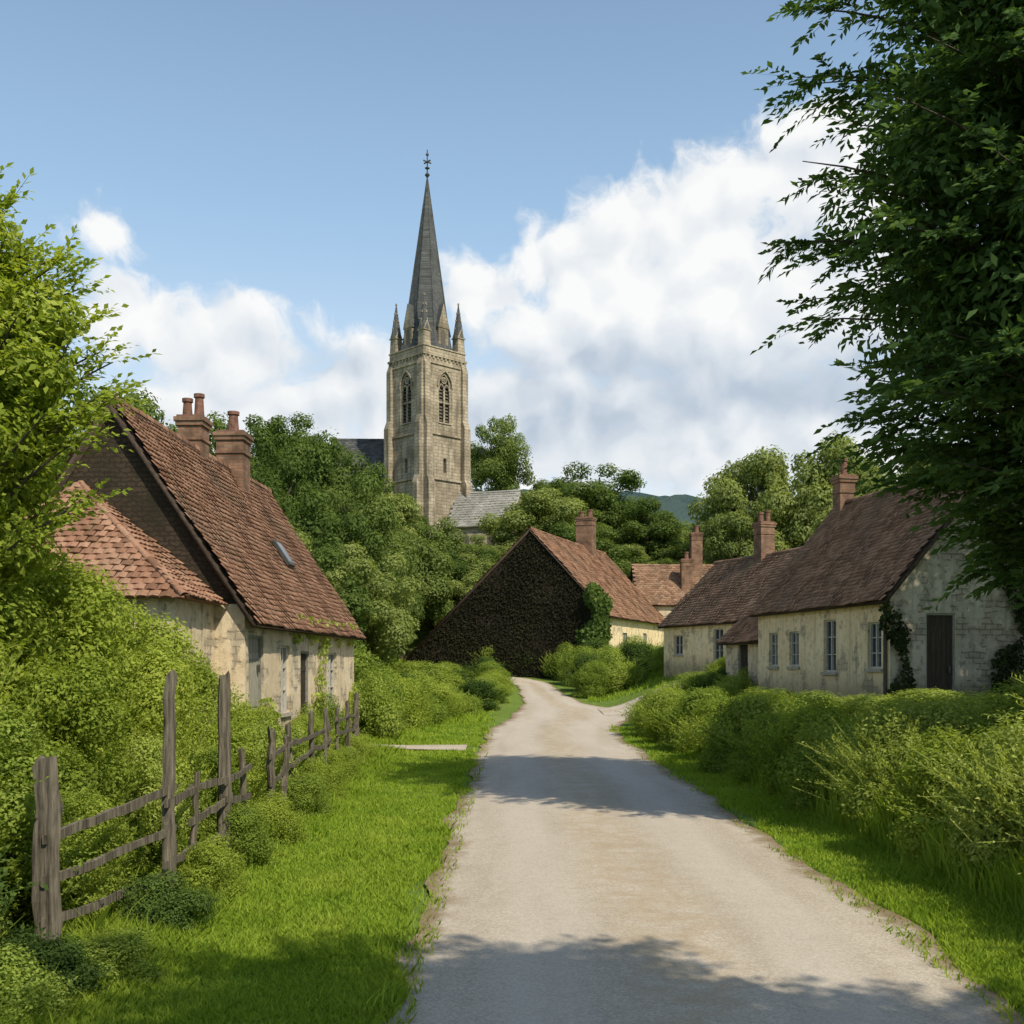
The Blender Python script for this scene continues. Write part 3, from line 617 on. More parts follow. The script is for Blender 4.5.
z0=.2
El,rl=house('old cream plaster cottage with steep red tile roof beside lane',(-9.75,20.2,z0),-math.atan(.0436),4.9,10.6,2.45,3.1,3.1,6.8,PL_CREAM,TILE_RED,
  {'right':[(.25,1.25,.9,2.55,'panel'),(2.6,3.3,1.0,2.4,'window'),(4.3,5.2,.05,2.3,'door'),(7.2,8.2,1.0,2.3,'window')],'front':[]},
  [(2.3,4.9,5.5,7.6,.54,.56,2),(2.5,7.3,5.4,7.75,.66,.66,1)],gable=GABLE)
mb=MB(); x0,x1,yf=.15,4.35,-2.1
panel(mb,(x0,yf,0),(1,0,0),(0,-1,0),x1-x0,-.8,3.15,[(2.6,3.3,1.2,2.2)]); panel(mb,(x1,yf,0),(0,1,0),(1,0,0),-yf-.003,-.8,3.15,[]); panel(mb,(x0,-.003,0),(0,-1,0),(-1,0,0),-yf-.003,-.8,3.15,[])
mb.obj('extension_wall',[PL_CREAM],El)
fill_opening(El,(x0,yf,0),(1,0,0),(0,-1,0),(2.6,3.3,1.2,2.2,'window'),FRAMEW)
Wf=x1-x0+.5; apex=np.array([1.9,-.06,5.3]); zE=3.08; parts=[]
O=np.array([x0-.25,yf-.25,zE]); bf=np.array([0,apex[1]-O[1],apex[2]-O[2]]); Lb=np.linalg.norm(bf); bf/=Lb; al=apex[0]-O[0]; ar=x1+.25-apex[0]
parts.append(roof_tiles(O,np.array([1.,0,0]),bf,Wf,Lb,.2,.16,clip=lambda A,B:(A>B/Lb*al)&(A<Wf-B/Lb*ar),roll=.02,sag=.01,seed=5))
run=x1+.25-apex[0]; br=np.array([-run,0,apex[2]-zE]); Lr=np.linalg.norm(br); br/=Lr; Lw=apex[1]-O[1]
parts.append(roof_tiles(np.array([x1+.25,yf-.25,zE]),np.array([0,1.,0]),br,Lw,Lr,.2,.16,clip=lambda A,B:A>B/Lr*Lw,roll=.02,sag=.01,seed=6))
a1=(x0-.25,yf-.25,zE); a2=(x1+.25,yf-.25,zE); a3=(x1+.25,-.06,zE); a4=(x0-.25,-.06,zE); ap=tuple(apex-[0,0,.02])
V=np.array([a1,a2,a3,a4,ap]); parts.append((V,np.array([(0,1,4,4),(1,2,4,4),(3,0,4,4),(0,3,2,1)])))
parts.append(ridge(tuple(np.array(a2)+[0,0,.03]),tuple(apex+[0,0,.01]),.065)); parts.append(ridge(tuple(np.array(a1)+[0,0,.03]),tuple(apex+[0,0,.01]),.065))
v,f=merge(parts)
me=D.meshes.new('extension_roof'); me.from_pydata([tuple(p) for p in v],[],[list(dict.fromkeys(q)) for q in f.tolist()]); me.materials.append(TILE_RED); me.update()
o=link(D.objects.new('extension_roof',me)); o.parent=El
mb=MB(); sl=np.array([-2.45,0,3.7])/math.hypot(2.45,3.7); nn=np.array([3.7,0,2.45])/math.hypot(2.45,3.7)
b0=np.array([4.9,6.3,3.1])+sl*1.5
for (s0,s1,c0,c1,h0,h1,mi) in ((0,.6,0,.7,.04,.11,1),(.05,.55,.06,.64,.11,.12,0)):
    P=lambda s,c,h:tuple(b0+np.array([0,1.,0])*s+sl*c+nn*h)
    mb.hexa([P(s0,c0,h0),P(s1,c0,h0),P(s1,c1,h0),P(s0,c1,h0),P(s0,c0,h1),P(s1,c0,h1),P(s1,c1,h1),P(s0,c1,h1)],mi)
mb.obj('skylight',[GLASS,IRON],rl)

za=1.15
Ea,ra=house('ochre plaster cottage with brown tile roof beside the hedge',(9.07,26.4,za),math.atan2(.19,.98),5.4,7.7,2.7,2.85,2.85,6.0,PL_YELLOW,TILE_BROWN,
  {'left':[(7.7-1.05,7.7-.4,.95,2.1,'window'),(7.7-3.4,7.7-2.7,.85,2.25,'window'),(7.7-5.5,7.7-4.9,1.0,2.0,'window'),(7.7-6.9,7.7-6.3,1.0,2.0,'window')],'front':[(.95,1.75,-.1,2.3,'door'),(3.6,4.4,.9,2.0,'window')]},
  [(2.7,7.4,5.4,6.9,.5,.5,1)],fm=FRAMEW)
for o in Ea.children:
    if o.name.startswith('wall'):
        o.data.materials.append(PL_SHADE); o["label"]="ochre plaster wall with grey patched gable end with shade in its colour"
        for p in o.data.polygons:
            if abs(p.normal.y)>.9 and p.center.y<1: p.material_index=1
mb=MB(); mb.frus((-.06,.12),.045,.045,0,2.75,8,0); mb.obj('drainpipe',[IRON],Ea)
house('low brown roofed outbuilding between the two plaster cottages',(8.0,34.5,1.15),math.atan2(.19,.98),4.0,3.4,2.0,2.0,2.0,3.9,PL_CREAM,TILE_RED,{'left':[(1.1,1.9,0,1.75,'door')]},[])
house('cream cottage with brown tile roof and brick chimney',(9.75,45,1.75),math.atan2(.35,.94),5.8,7.4,2.9,2.45,2.45,5.3,PL_YELLOW,TILE_BROWN,{'left':[(1.0,1.8,.9,1.8,'window'),(4.5,5.3,.6,2.0,'window')],'front':[(.8,1.7,0,2.1,'door')]},
  [(2.9,3.4,4.9,6.8,.7,.6,2)],ex=.18,tw=.22)
house('brown roofed cottage standing behind the barn',(9.0,84.5,2.6),-math.pi/2,6.5,7.6,3.2,4.0,4.0,6.9,PL_CREAM,TILE_BROWN,{'right':[]},
  [(3.2,4.6,6.4,9.3,.95,.8,2),(5.0,3.6,4.9,7.2,.8,.8,1)],ex=.24,tw=.3)
zb=1.35
BANG=math.atan2(-.36,.934); BL0=(-6.95,68.1)
BW=13.15; BX=8.6
Eb,rb=house('large old barn with dark ivy gable and red roof',(BL0[0],BL0[1],zb),BANG,BW,15.5,BX,.7,3.95,8.85,PL_YELLOW,TILE_RED,{'right':[(9,9.9,1.8,2.9,'window'),(4,5,1.5,2.8,'window')]},
  [(BX,11.1,8.3,10.9,1.15,.9,2)],gable=GABLE,ex=.22,tw=.27,oh=.35,name='barn')
for o in Eb.children:
    if o.name.startswith('wall'):
        for p in o.data.polygons:
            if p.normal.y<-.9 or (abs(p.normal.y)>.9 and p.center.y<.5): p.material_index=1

def ivy(n,fn,loc,ang,label,size=.12,mat=LEAF_IVY,seed=1,nrm=(0,-1,0),jit=.4):
    rng=np.random.default_rng(seed); P,ok=fn(rng,n); P=P[ok]; n=len(P)
    N=np.array(nrm,float)+rng.normal(0,jit,(n,3))+[0,0,.3*jit]; T=np.array([0,0,-1.])+rng.normal(0,.6,(n,3))
    v,f=leaves(P,T,N,size*rng.uniform(.6,1.3,n),.8,.1)
    o=link(D.objects.new('ivy',mesh_np('ivy',v,f,mat))); o.location=loc; o.rotation_euler=(0,0,ang); return tag(o,label,'ivy')
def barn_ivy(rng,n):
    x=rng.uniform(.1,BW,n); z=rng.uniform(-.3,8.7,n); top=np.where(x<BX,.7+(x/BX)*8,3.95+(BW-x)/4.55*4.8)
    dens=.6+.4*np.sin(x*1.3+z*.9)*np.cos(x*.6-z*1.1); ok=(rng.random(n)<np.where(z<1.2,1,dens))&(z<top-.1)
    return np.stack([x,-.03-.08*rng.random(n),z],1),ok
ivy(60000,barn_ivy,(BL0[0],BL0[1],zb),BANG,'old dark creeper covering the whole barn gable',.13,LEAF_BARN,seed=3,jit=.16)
def corner_ivy(rng,n):
    x=rng.uniform(BW-1.9,BW+1.1,n); z=rng.uniform(-.3,5.6,n); c=BW-.4+.25*np.sin(z*2); w=1.15-.13*z+.2*np.sin(z*3); ok=np.abs(x-c)<w
    return np.stack([x,-.1-.8*rng.random(n)*np.clip(1-np.abs(x-c)/w,0,1),z],1),ok
ivy(8000,corner_ivy,(BL0[0],BL0[1],zb),BANG,'green climber growing up the barn corner',.22,LEAF_DARK,seed=4)
def house_ivy(rng,n):
    x=rng.uniform(-.3,5.4,n); z=rng.uniform(-.3,5,n)
    ok=((np.abs(x-.1-.25*np.sin(z*1.7))<.2+.12*np.sin(z*4))&(z<2.7))|((np.abs(x-2.9-.3*np.sin(z*1.3)-.25*z)<.5+.35*np.sin(z*2.2+x*2))&(z<4.4)&(rng.random(n)<.8))|((z<.7+.5*np.sin(x*2))&(x>1.9))
    ok&=~((x>.85)&(x<1.85)&(z<2.35))
    return np.stack([x,-.03-.16*rng.random(n),z],1),ok
ivy(18000,house_ivy,(9.07,26.4,za),math.atan2(.19,.98),'dark ivy creeping over the grey cottage gable',.11,LEAF_IVY,seed=6)
def left_ivy(rng,n):
    y=rng.uniform(0,10.6,n); z=rng.uniform(-.3,3.1,n); ok=((z>2.8-.3*np.sin(y*2.1)**2*(y>3))&(y>3.2))|((z<.9+.5*np.sin(y*1.4)))|((np.abs(y-6.2-.2*np.sin(z*3))<.3))
    ok&=~((y>4.2)&(y<5.3)&(z<2.3))
    return np.stack([4.93+.12*rng.random(n),y,z],1),ok
ivy(9000,left_ivy,(-9.75,20.2,z0),-math.atan(.0436),'ivy hanging along the cream cottage wall',.10,LEAF_HEDGE,seed=8,nrm=(1,0,0))

# ------------------------------------------------------------------ church
CH=empty('church',(-7.7,100,0),math.radians(44),'tall gothic stone church with slender slate spire on hill','church')
hs=2.45; zt=29.6
mb=MB()
def face(k):
    a=k*math.pi/2; e=np.array([math.cos(a),math.sin(a),0]); n=np.array([math.sin(a),-math.cos(a),0]); b=n*hs-e*hs; return b,e,n
wz0,wz1=23.8,28.4; ww=1.55
for k in range(4):
    b_,e_,n_=face(k)
    panel(mb,b_,e_,n_,2*hs,10,zt,[(hs-ww/2,hs+ww/2,wz0,wz1),(hs-.18,hs+.18,19.3,20.6)],depth=.5)
    for s0 in (-.12,2*hs-.62):
        wbox(mb,b_,e_,n_,s0,s0+.74,10,18.2,.003,.85); wbox(mb,b_,e_,n_,s0+.03,s0+.71,18.2,23.5,.003,.55); wbox(mb,b_,e_,n_,s0+.06,s0+.68,23.5,28.7,.003,.28)
        for (zz,d0,d1) in ((18.2,.85,.55),(23.5,.55,.28),(28.7,.28,.003)):
            P=lambda s,z,d:tuple(b_+e_*s+np.array([0,0,z])+n_*d); a0,a1=s0+.035,s0+.705
            if zz>28: a0,a1=s0+.065,s0+.675
            mb.poly([P(a0,zz,d0),P(a1,zz,d0),P(a1,zz+.7,d1),P(a0,zz+.7,d1)]); mb.poly([P(a0,zz,d0),P(a0,zz+.7,d1),P(a0,zz,d1)]); mb.poly([P(a1,zz,d0),P(a1,zz,d1),P(a1,zz+.7,d1)])
    for zz,pr in ((22.6,.14),(18.6,.16),(28.85,.1)): wbox(mb,b_,e_,n_,.62,2*hs-.62,zz,zz+.18,.002,pr)
    for i in range(11): wbox(mb,b_,e_,n_,.1+i*.46,.1+i*.46+.22,29.28,29.52,.002,.08)
mb.box((-hs-.12,-hs-.12,29.52),(hs+.12,hs+.12,29.7)); mb.box((-hs+.02,-hs+.02,29.7),(hs-.02,hs-.02,30.3)); mb.box((-hs-.05,-hs-.05,30.3),(hs+.05,hs+.05,30.4))
mb.obj('tower',[STONE],CH)
def rib(mb,P,pts,w,d0,d1,m=0):
    pts=[np.array(p,float) for p in pts]
    for a,c in zip(pts[:-1],pts[1:]):
        t_=(c-a)/max(1e-6,np.linalg.norm(c-a)); q=np.array([-t_[1],t_[0]])*w/2
        A=[a-q,c-q,c+q,a+q]
        mb.hexa([P(*A[0],d0),P(*A[1],d0),P(*A[2],d0),P(*A[3],d0),P(*A[0],d1),P(*A[1],d1),P(*A[2],d1),P(*A[3],d1)],m)
def archpts(l,r,zs,N=12):
    w=r-l; out=[]
    for i in range(N+1):
        s=l+w*i/N; out.append((s,zs+math.sqrt(max(0,w*w-((r-s) if s<=(l+r)/2 else (s-l))**2))))
    return out
for k in range(4):
    b_,e_,n_=face(k); P=lambda s,zz,d:tuple(b_+e_*s+np.array([0,0,zz])+n_*d)
    mb=MB(); s0,s1=hs-ww/2,hs+ww/2
    wbox(mb,b_,e_,n_,s0,s1,wz0,wz1,-.5,-.45,1)
    for i in range(14): 
        z=wz0+.15+i*.3; mb.poly([P(s0,z,-.24),P(s1,z,-.24),P(s1,z+.26,-.40),P(s0,z+.26,-.40)],1)
    zs=wz1-.866*ww-.12; pts=archpts(s0+.001,s1-.001,zs,14)
    for a,c in zip(pts[:-1],pts[1:]):
        mb.poly([P(a[0],a[1],-.05),P(c[0],c[1],-.05),P(c[0],wz1,-.05),P(a[0],wz1,-.05)]); mb.poly([P(a[0],a[1],-.05),P(c[0],c[1],-.05),P(c[0],c[1],-.3),P(a[0],a[1],-.3)])
    rib(mb,P,[(s0+.08,wz0),(s0+.08,zs)],.16,-.2,-.08); rib(mb,P,[(s1-.08,wz0),(s1-.08,zs)],.16,-.2,-.08)
    rib(mb,P,[(p[0]*.88+hs*.12,p[1]-.1) for p in pts],.14,-.2,-.082)
    q1=s0+.16; zl_=zs-.25
    rib(mb,P,[(hs,wz0),(hs,zl_+.1)],.16,-.19,-.085)
    for (l,r) in ((q1,hs),(hs,s1-.16)): rib(mb,P,archpts(l,r,zl_,10),.11,-.18,-.09)
    rc=(hs,zs+.65); rib(mb,P,[(rc[0]+.26*math.cos(a),rc[1]+.26*math.sin(a)) for a in np.linspace(0,2*math.pi,17)],.11,-.17,-.095)
    for a in (0,math.pi/2,math.pi,1.5*math.pi): rib(mb,P,[(rc[0],rc[1]),(rc[0]+.24*math.cos(a),rc[1]+.24*math.sin(a))],.06,-.16,-.1)
    rib(mb,P,[(s0,wz0+1.8),(s1,wz0+1.8)],.12,-.175,-.092)
    rib(mb,P,[(p[0],p[1]) for p in archpts(s0-.1,s1+.1,zs-.02,14) if p[1]<28.8],.12,.004,.1)
    mb.poly([P(s0,wz0+.01,-.4),P(s1,wz0+.01,-.4),P(s1,wz0-.15,.08),P(s0,wz0-.15,.08)])
    mb.obj('belfry_window',[STONE,LOUVRE],CH)
    mb=MB(); wbox(mb,b_,e_,n_,hs-.18,hs+.18,19.3,20.6,-.45,-.35,0); mb.obj('slit_window',[LOUVRE],CH)
for sx in (-1,1):
    for sy in (-1,1):
        mb=MB(); c=(sx*(hs-.45),sy*(hs-.45)); mb.frus(c,.6,.52,30.2,31.7); mb.frus(c,.64,.64,31.7,31.82)
        for q in range(4):
            a=q*math.pi/2; d=np.array([math.cos(a),math.sin(a)]); p=np.array([-d[1],d[0]]); o_=np.array(c)+d*.4
            mb.poly([(*(o_-p*.4),31.82),(*(o_+p*.4),31.82),(*o_,32.65)])
        mb.frus(c,.5,.03,31.82,34.9,8,0,1)
        for hh in (32.6,33.3,34.0):
            rr=.5*(34.9-hh)/3.08
            for q in range(4):
                a=q*math.pi/2; x=c[0]+math.cos(a)*rr; y=c[1]+math.sin(a)*rr; mb.box((x-.06,y-.06,hh),(x+.06,y+.06,hh+.14))
        mb.frus(c,.09,.09,34.85,35.0,8,0); mb.obj('pinnacle',[STONE,SPIRE_M],CH)
mb=MB(); zb0,ztip,rb0=30.3,46.4,2.3
def rad(z): return rb0*(ztip-z)/(ztip-zb0)+.05
mb.frus((0,0),rad(zb0)+.2,rad(32.3)+.04,zb0,32.3,8,math.pi/8); mb.frus((0,0),rad(32.2)+.02,rad(ztip),32.2,ztip,8,math.pi/8)
for q in range(8):
    a=math.pi/8+q*math.pi/4; d=np.array([math.cos(a),math.sin(a)]); p=np.array([-d[1],d[0]])*.05
    r0=rad(31.6)+.02; r1=rad(ztip)
    mb.hexa([(*(d*(r0-.1)-p),31.6),(*(d*(r0-.1)+p),31.6),(*(d*(r0+.05)+p),31.6),(*(d*(r0+.05)-p),31.6),(*(d*(r1-.04)-p*.4),ztip),(*(d*(r1-.04)+p*.4),ztip),(*(d*(r1+.02)+p*.4),ztip),(*(d*(r1+.02)-p*.4),ztip)],0)
SP=mb.obj('spire',[SPIRE_M],CH)
for q in range(4):
    a=q*math.pi/2; d=np.array([math.cos(a),math.sin(a),0]); p=np.array([-d[1],d[0],0]); up=np.array([0,0,1.])
    mb=MB(); r0=2.25; Q=lambda s,z,dd:tuple(p*s+d*dd+up*z)
    mb.hexa([Q(-.55,30.27,1),Q(.55,30.27,1),Q(.55,30.27,r0),Q(-.55,30.27,r0),Q(-.55,32.4,1),Q(.55,32.4,1),Q(.55,32.4,r0),Q(-.55,32.4,r0)],0)
    mb.poly([Q(-.65,32.3,r0+.05),Q(.65,32.3,r0+.05),Q(0,34.5,r0+.05)],0); mb.poly([Q(-.65,32.3,r0+.05),Q(0,34.5,r0+.05),Q(0,34.5,.5),Q(-.65,32.3,.5)],1); mb.poly([Q(.65,32.3,r0+.05),Q(0,34.5,r0+.05),Q(0,34.5,.5),Q(.65,32.3,.5)],1)
    mb.poly([Q(-.25,30.7,r0+.01),Q(.25,30.7,r0+.01),Q(.25,31.9,r0+.01),Q(0,32.25,r0+.01),Q(-.25,31.9,r0+.01)],2)
    mb.obj('lucarne',[STONE,SPIRE_M,LOUVRE],SP)
mb=MB(); mb.frus((0,0),.07,.045,46.3,49,8,0); mb.frus((0,0),.1,.24,46.5,46.7,8,0); mb.frus((0,0),.24,.1,46.7,46.9,8,0)
mb.box((-.45,-.04,47.85),(.45,.04,47.95)); mb.box((-.04,-.45,47.85),(.04,.45,47.95)); mb.frus((0,0),.22,.22,47.3,47.36,10,0); mb.frus((0,0),.14,.14,48.5,48.62,8,0)
mb.obj('finial',[IRON],CH)
def world_part(o,loc,ang): 
    o.parent=CH; o.rotation_euler=(0,0,ang-math.radians(44)); dx,dy=loc[0]+7.7,loc[1]-100; c,s=math.cos(-math.radians(44)),math.sin(-math.radians(44)); o.location=(dx*c-dy*s,dx*s+dy*c,0)
def gabled(W,L,z0,ze,zr,wm,rm,loc,ang,nm):
    mb=MB(); mb.box((0,0,z0),(L,W,ze)); 
    for x in (0,L): mb.poly([(x,0,ze),(x,W,ze),(x,W/2,zr)])
    for i,xx in enumerate(np.arange(1.2,L-1,2.4)):
        mb.poly([(xx,-.012,ze-2.6),(xx+.7,-.012,ze-2.6),(xx+.7,-.012,ze-1.2),(xx+.35,-.012,ze-.7),(xx,-.012,ze-1.2)],1)
    o=mb.obj(nm+'_wall',[wm,LOUVRE]); world_part(o,loc,ang)
    parts=[]; sl=(zr-ze)/(W/2); oh=.3
    for (yy,sg) in ((0,1),(W,-1)):
        b=np.array([0,sg,sl]); b=b/np.linalg.norm(b); O=np.array([-.25,yy-sg*oh,ze-oh*sl+.05]); Lb=(W/2+oh)*math.hypot(1,sl)
        parts.append(slab(O,np.array([1.,0,0]),b,L+.5,Lb)); parts.append(roof_tiles(O,np.array([1.,0,0]),b,L+.5,Lb,.4,.32,roll=.0,sag=.02,seed=9))
    parts.append(ridge((-.25,W/2,zr+.08),(L+.25,W/2,zr+.08),.13,.6))
    v,f=merge(parts); r=link(D.objects.new(nm+'_roof',mesh_np(nm+'_roof',v,f,rm))); world_part(r,loc,ang)
gabled(7,8.9,12,19.6,23.6,STONE,SLATE,(-17.0,101.5),0,'nave')
gabled(5,5.6,11.5,14.6,17.6,STONE,STONE2,(-5.6,97.2),-.3,'chapel')

# ------------------------------------------------------------------ fence
def fence(label,posts,rails,name='wooden_fence'):
    x0,y0=posts[0][:2]; E=empty(name,(x0,y0,hz(x0,y0)),0,label,'fence'); off=np.array([x0,y0,hz(x0,y0)])
    rng=np.random.default_rng(5)
    for (x,y,h,r,lx,ly) in posts:
        z=hz(x,y); n=12; zz=np.linspace(-.3,h,n)
        c=np.stack([x+lx*zz/h+rng.normal(0,.008,n),y+ly*zz/h+rng.normal(0,.008,n),z+zz],1)
        v,f=tube(c,r*(1+rng.normal(0,.05,n))*np.linspace(1.08,.88,n),10); gro=1+rng.normal(0,.11,10)
        for i in range(n): v[i*10:(i+1)*10]=c[i]+(v[i*10:(i+1)*10]-c[i])*gro[:,None]
        v=v+rng.normal(0,r*.04,v.shape); v[-10:,2]+=rng.normal(0,r*.45,10)
        cap=c[-1]+[0,0,r*.1]; v=np.vstack([v,cap]); k=len(v)-1; last=(n-1)*10
        me=D.meshes.new('post'); me.from_pydata([tuple(p) for p in v-off],[],f.tolist()+[[last+i,last+(i+1)%10,k] for i in range(10)]); me.materials.append(WOOD); me.update()
        o=link(D.objects.new('post',me)); o.parent=E
    for (a,b,w,h) in rails:
        a=np.array(a,float);b=np.array(b,float); a[2]+=hz(a[0],a[1]); b[2]+=hz(b[0],b[1]); n=10; t=np.linspace(0,1,n)[:,None]
        c=a*(1-t)+b*t; c[:,2]-=.012*np.sin(np.pi*t[:,0]); c+=rng.normal(0,.005,c.shape)
        V=[]
        for p in c: V+=[p+[-w/2,0,-h/2+rng.normal(0,.005)],p+[w/2,0,-h/2+rng.normal(0,.005)],p+[w/2,0,h/2+rng.normal(0,.006)],p+[-w/2,0,h/2]]
        F=[(i*4+j,i*4+(j+1)%4,i*4+4+(j+1)%4,i*4+4+j) for i in range(n-1) for j in range(4)]+[(0,1,2,3),(n*4-4,n*4-1,n*4-2,n*4-3)]
        me=D.meshes.new('rail'); me.from_pydata([tuple(p-off) for p in V],[],F); me.materials.append(WOOD); me.update(); o=link(D.objects.new('rail',me)); o.parent=E
    return E
P=[(-3.34,7.9,1.5,.11,0,0),(-3.05,9.7,2.12,.055,.03,0),(-3.12,10.7,1.15,.035,.06,0),(-3.05,11.7,2.08,.07,-.02,.03),(-3.12,12.9,1.2,.04,-.06,0),(-3.12,14.2,1.35,.055,.02,0),(-3.2,15.3,1.2,.045,.07,0),(-3.3,16.5,1.3,.05,-.06,0),(-3.38,18.6,1.4,.055,-.03,0),(-3.4,19.8,1.25,.045,.06,0),(-3.5,21,1.35,.05,-.05,0),(-3.6,22.6,1.3,.045,0,0),(-3.65,24.4,1.4,.05,0,0),(-3.75,26,1.35,.05,.04,0),(-3.9,27.6,1.45,.06,0,0)]
Rr=[]
for a,b in zip(P[:-1],P[1:]):
    for hh in (.4,.75,1.06):
        if random.random()<.12: continue
        Rr.append(((a[0]+.03,a[1]-.12,hh+random.uniform(-.1,.06)),(b[0]+.03,b[1]+.12,hh+random.uniform(-.1,.06)),.03,.055+.02*random.random()))
fence('old weathered grey wooden post and rail fence with overgrown shrubs',P,Rr)

# ------------------------------------------------------------------ distant hill
xs=np.linspace(-1500,1700,330); ys=np.linspace(420,1100,60); X,Y=np.meshgrid(xs,ys)
env=sm(420,760,Y)*(1-sm(760,1100,Y))
Z=env*(98+16*np.sin(X/300+.9)+8*np.sin(X/110+2))+env*7*R.random(X.shape)-2
V=np.stack([X,Y,Z],-1).reshape(-1,3); nx=330; i=np.arange(nx-1)[None,:]+np.arange(59)[:,None]*nx
F=np.stack([i,i+1,i+nx+1,i+nx],-1).reshape(-1,4)
m,t,b=material('distant_wooded_hill',1,.0); pos=t.geo('Position'); n=t.noise(pos,.09,8,.75); n2=t.noise(pos,.008,4)
col=t.ramp(n,[(.35,(.045,.085,.09)),(.65,(.09,.135,.125))]); col=t.mix(t.smooth(n2,.5,.6),col,(.085,.13,.12))  # blue-green tint puts distance haze into the hill's colour
t.put(b.inputs['Base Color'],col); t.put(b.inputs['Normal'],t.bump(n,1,6))
tag(link(D.objects.new('hill',mesh_np('hill',V,F,m,True))),kind='structure')

# ------------------------------------------------------------------ light, world
EL=math.radians(46); sd=Vector((.60,-.80,0)).normalized()*math.cos(EL)+Vector((0,0,math.sin(EL)))
sun=D.lights.new('sun','SUN'); sun.energy=5.0; sun.angle=math.radians(.5); sun.color=(1,.90,.73)
so=link(D.objects.new('sun',sun)); so.rotation_euler=sd.to_track_quat('Z','Y').to_euler(); so.location=(20,-10,30)
w=D.worlds.new('World'); scene.world=w; w.use_nodes=True; t=NT(w.node_tree)
try: w.cycles.sampling_method='NONE'
except Exception: pass
for n in list(t.n): t.n.remove(n)
sky=t.new('ShaderNodeTexSky',sky_type='NISHITA'); sky.sun_disc=False; sky.sun_elevation=EL; sky.sun_rotation=math.atan2(sd.x,sd.y); sky.air_density=1.0; sky.dust_density=.6; sky.ozone_density=1.0
g=t.coord('Generated'); sp=t.new('ShaderNodeSeparateXYZ'); t.l.new(g,sp.inputs[0])
az=t.math('ARCTAN2',sp.outputs[0],sp.outputs[1]); el=t.math('ARCSINE',sp.outputs[2])
cb=t.new('ShaderNodeCombineXYZ'); t.put(cb.inputs[0],az); t.put(cb.inputs[1],el); P0=cb.outputs[0]
BL=[(15.5,23.2,6.0,3.2,1),(10.4,22.2,4.6,3.2,1),(6.6,21.4,4.0,3.0,1),(3.2,19.6,3.6,2.6,1),(12,18.0,12,5.2,1.1),(3.2,16.4,6.8,3.2,1),(-1.8,18.6,3.2,2.0,.85),
    (-14.6,15.4,4.8,3.0,1),(-18.8,16.6,3.6,2.4,.9),(-20.0,20.4,4.6,2.8,.5),(-7.2,14.2,6,2.6,.95),(-13.5,12.4,8,2.8,1),(8,12.0,22,4.4,1),
    (40,20,14,6,1),(-42,20,12,5,1),(110,25,25,9,1),(-110,25,25,9,1)]
nd=t.new('ShaderNodeTexNoise'); t.put(nd.inputs['Vector'],P0); nd.inputs['Scale'].default_value=16; nd.inputs['Detail'].default_value=3
Pw=t.vmath('ADD',P0,t.vmath('MULTIPLY',t.vmath('SUBTRACT',nd.outputs['Color'],(.5,.5,.5)),(.06,.05,0)))
acc=None
for (a,e,ra,re,k) in BL:
    a,e,ra,re=[math.radians(q) for q in (a,e,ra,re)]
    d=t.vmath('LENGTH',t.vmath('MULTIPLY',t.vmath('SUBTRACT',Pw,(a,e,0)),(1/ra,1/re,0)))
    v=t.math('SUBTRACT',k,d)
    acc=v if acc is None else t.math('SMOOTH_MAX',acc,v,.22)
def puffs(P):
    vo=t.new('ShaderNodeTexVoronoi',feature='SMOOTH_F1'); t.put(vo.inputs['Vector'],P); vo.inputs['Scale'].default_value=26; vo.inputs['Smoothness'].default_value=.5
    return t.math('ADD',t.math('MULTIPLY',t.math('SUBTRACT',t.noise(P,11,4,.52),.5),1.3),t.math('MULTIPLY',t.math('SUBTRACT',.45,vo.outputs['Distance']),.7))
fine=t.noise(Pw,38,5,.62)
e0=puffs(Pw); e1=puffs(t.vmath('ADD',Pw,(.010,.020,0)))
d0=t.math('ADD',t.math('ADD',acc,t.math('MULTIPLY',e0,.75)),t.math('MULTIPLY',t.math('SUBTRACT',fine,.5),1.0))
alpha=t.smooth(d0,-.12,.40)
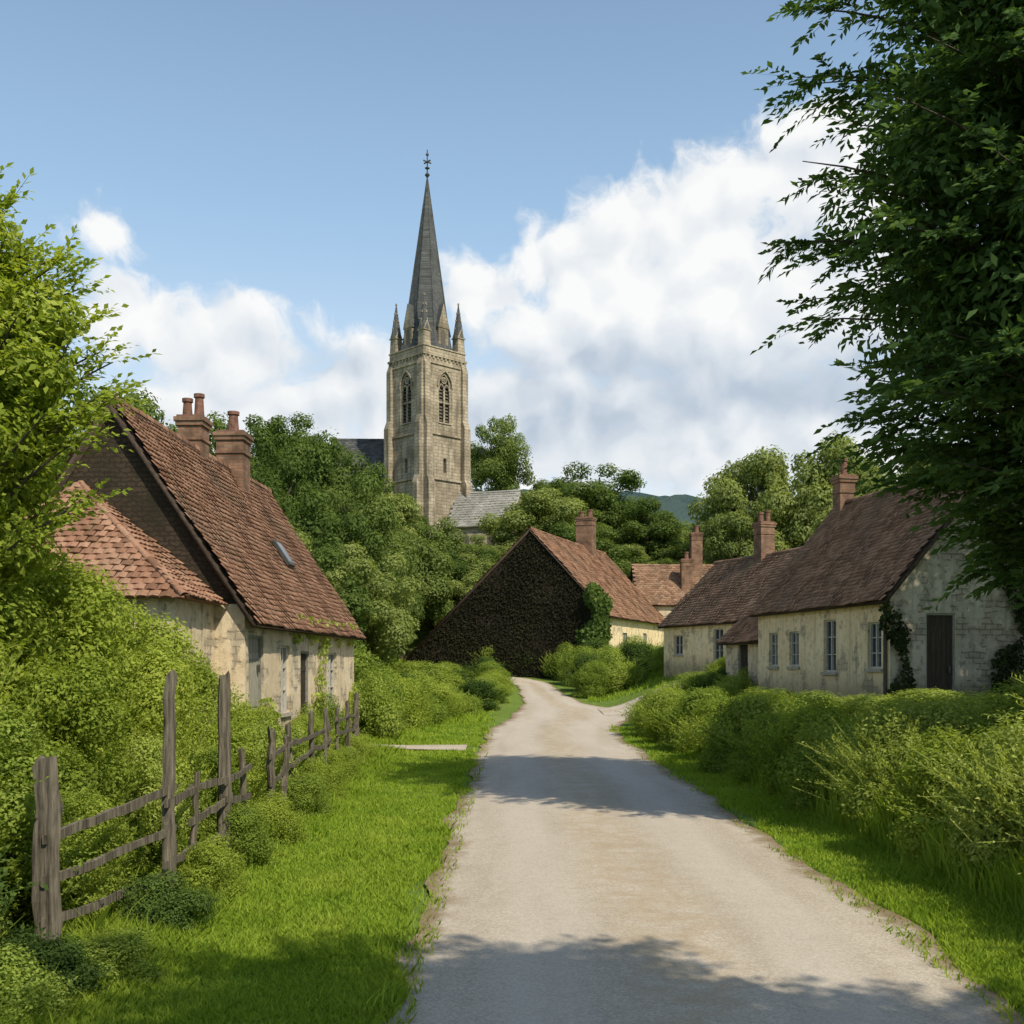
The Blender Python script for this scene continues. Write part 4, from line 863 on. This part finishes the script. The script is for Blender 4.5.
lit=t.math('ADD',t.math('MULTIPLY',t.math('SUBTRACT',e0,e1),.6),.90)
lit=t.math('ADD',lit,t.math('MULTIPLY',t.math('SUBTRACT',fine,.5),.22))
low=t.smooth(el,math.radians(13),math.radians(18.5))
band=t.math('MULTIPLY',t.smooth(el,math.radians(9.5),math.radians(14)),t.smooth(az,math.radians(-16),math.radians(8)))
lit=t.math('ADD',lit,t.math('MULTIPLY',t.math('SUBTRACT',low,.95),t.math('ADD',.12,t.math('MULTIPLY',band,.38))),clamp=True)
ccol=t.ramp(lit,[(0,(.36,.45,.56)),(.4,(.52,.60,.70)),(.75,(.80,.84,.88)),(1,(.98,.98,.97))])
haze=t.math('SUBTRACT',1.0,t.smooth(el,math.radians(2),math.radians(40)))
b1=t.new('ShaderNodeBackground'); t.l.new(sky.outputs[0],b1.inputs[0]); b1.inputs[1].default_value=.15
b2=t.new('ShaderNodeBackground'); t.put(b2.inputs[0],ccol); b2.inputs[1].default_value=1.0
b3=t.new('ShaderNodeBackground'); t.put(b3.inputs[0],t.mix(t.smooth(el,math.radians(6),math.radians(24)),(.76,.85,.92),(.44,.67,.90))); b3.inputs[1].default_value=1.05
mh=t.new('ShaderNodeMixShader'); t.put(mh.inputs[0],t.math('ADD',t.math('MULTIPLY',haze,.8),.17)); t.l.new(b1.outputs[0],mh.inputs[1]); t.l.new(b3.outputs[0],mh.inputs[2])
mx=t.new('ShaderNodeMixShader'); t.put(mx.inputs[0],t.math('MULTIPLY',alpha,.96)); t.l.new(mh.outputs[0],mx.inputs[1]); t.l.new(b2.outputs[0],mx.inputs[2])
out=t.new('ShaderNodeOutputWorld'); t.l.new(mx.outputs[0],out.inputs[0])

scene.view_settings.view_transform='Standard'; scene.view_settings.look='None'; scene.view_settings.exposure=0
cam=D.cameras.new('camera'); cam.sensor_width=36; cam.lens=38.67; cam.shift_y=.149; cam.clip_end=6000; cam.clip_start=.1
co=link(D.objects.new('camera',cam)); co.location=(0,0,2.2); co.rotation_euler=(math.pi/2,0,0); scene.camera=co
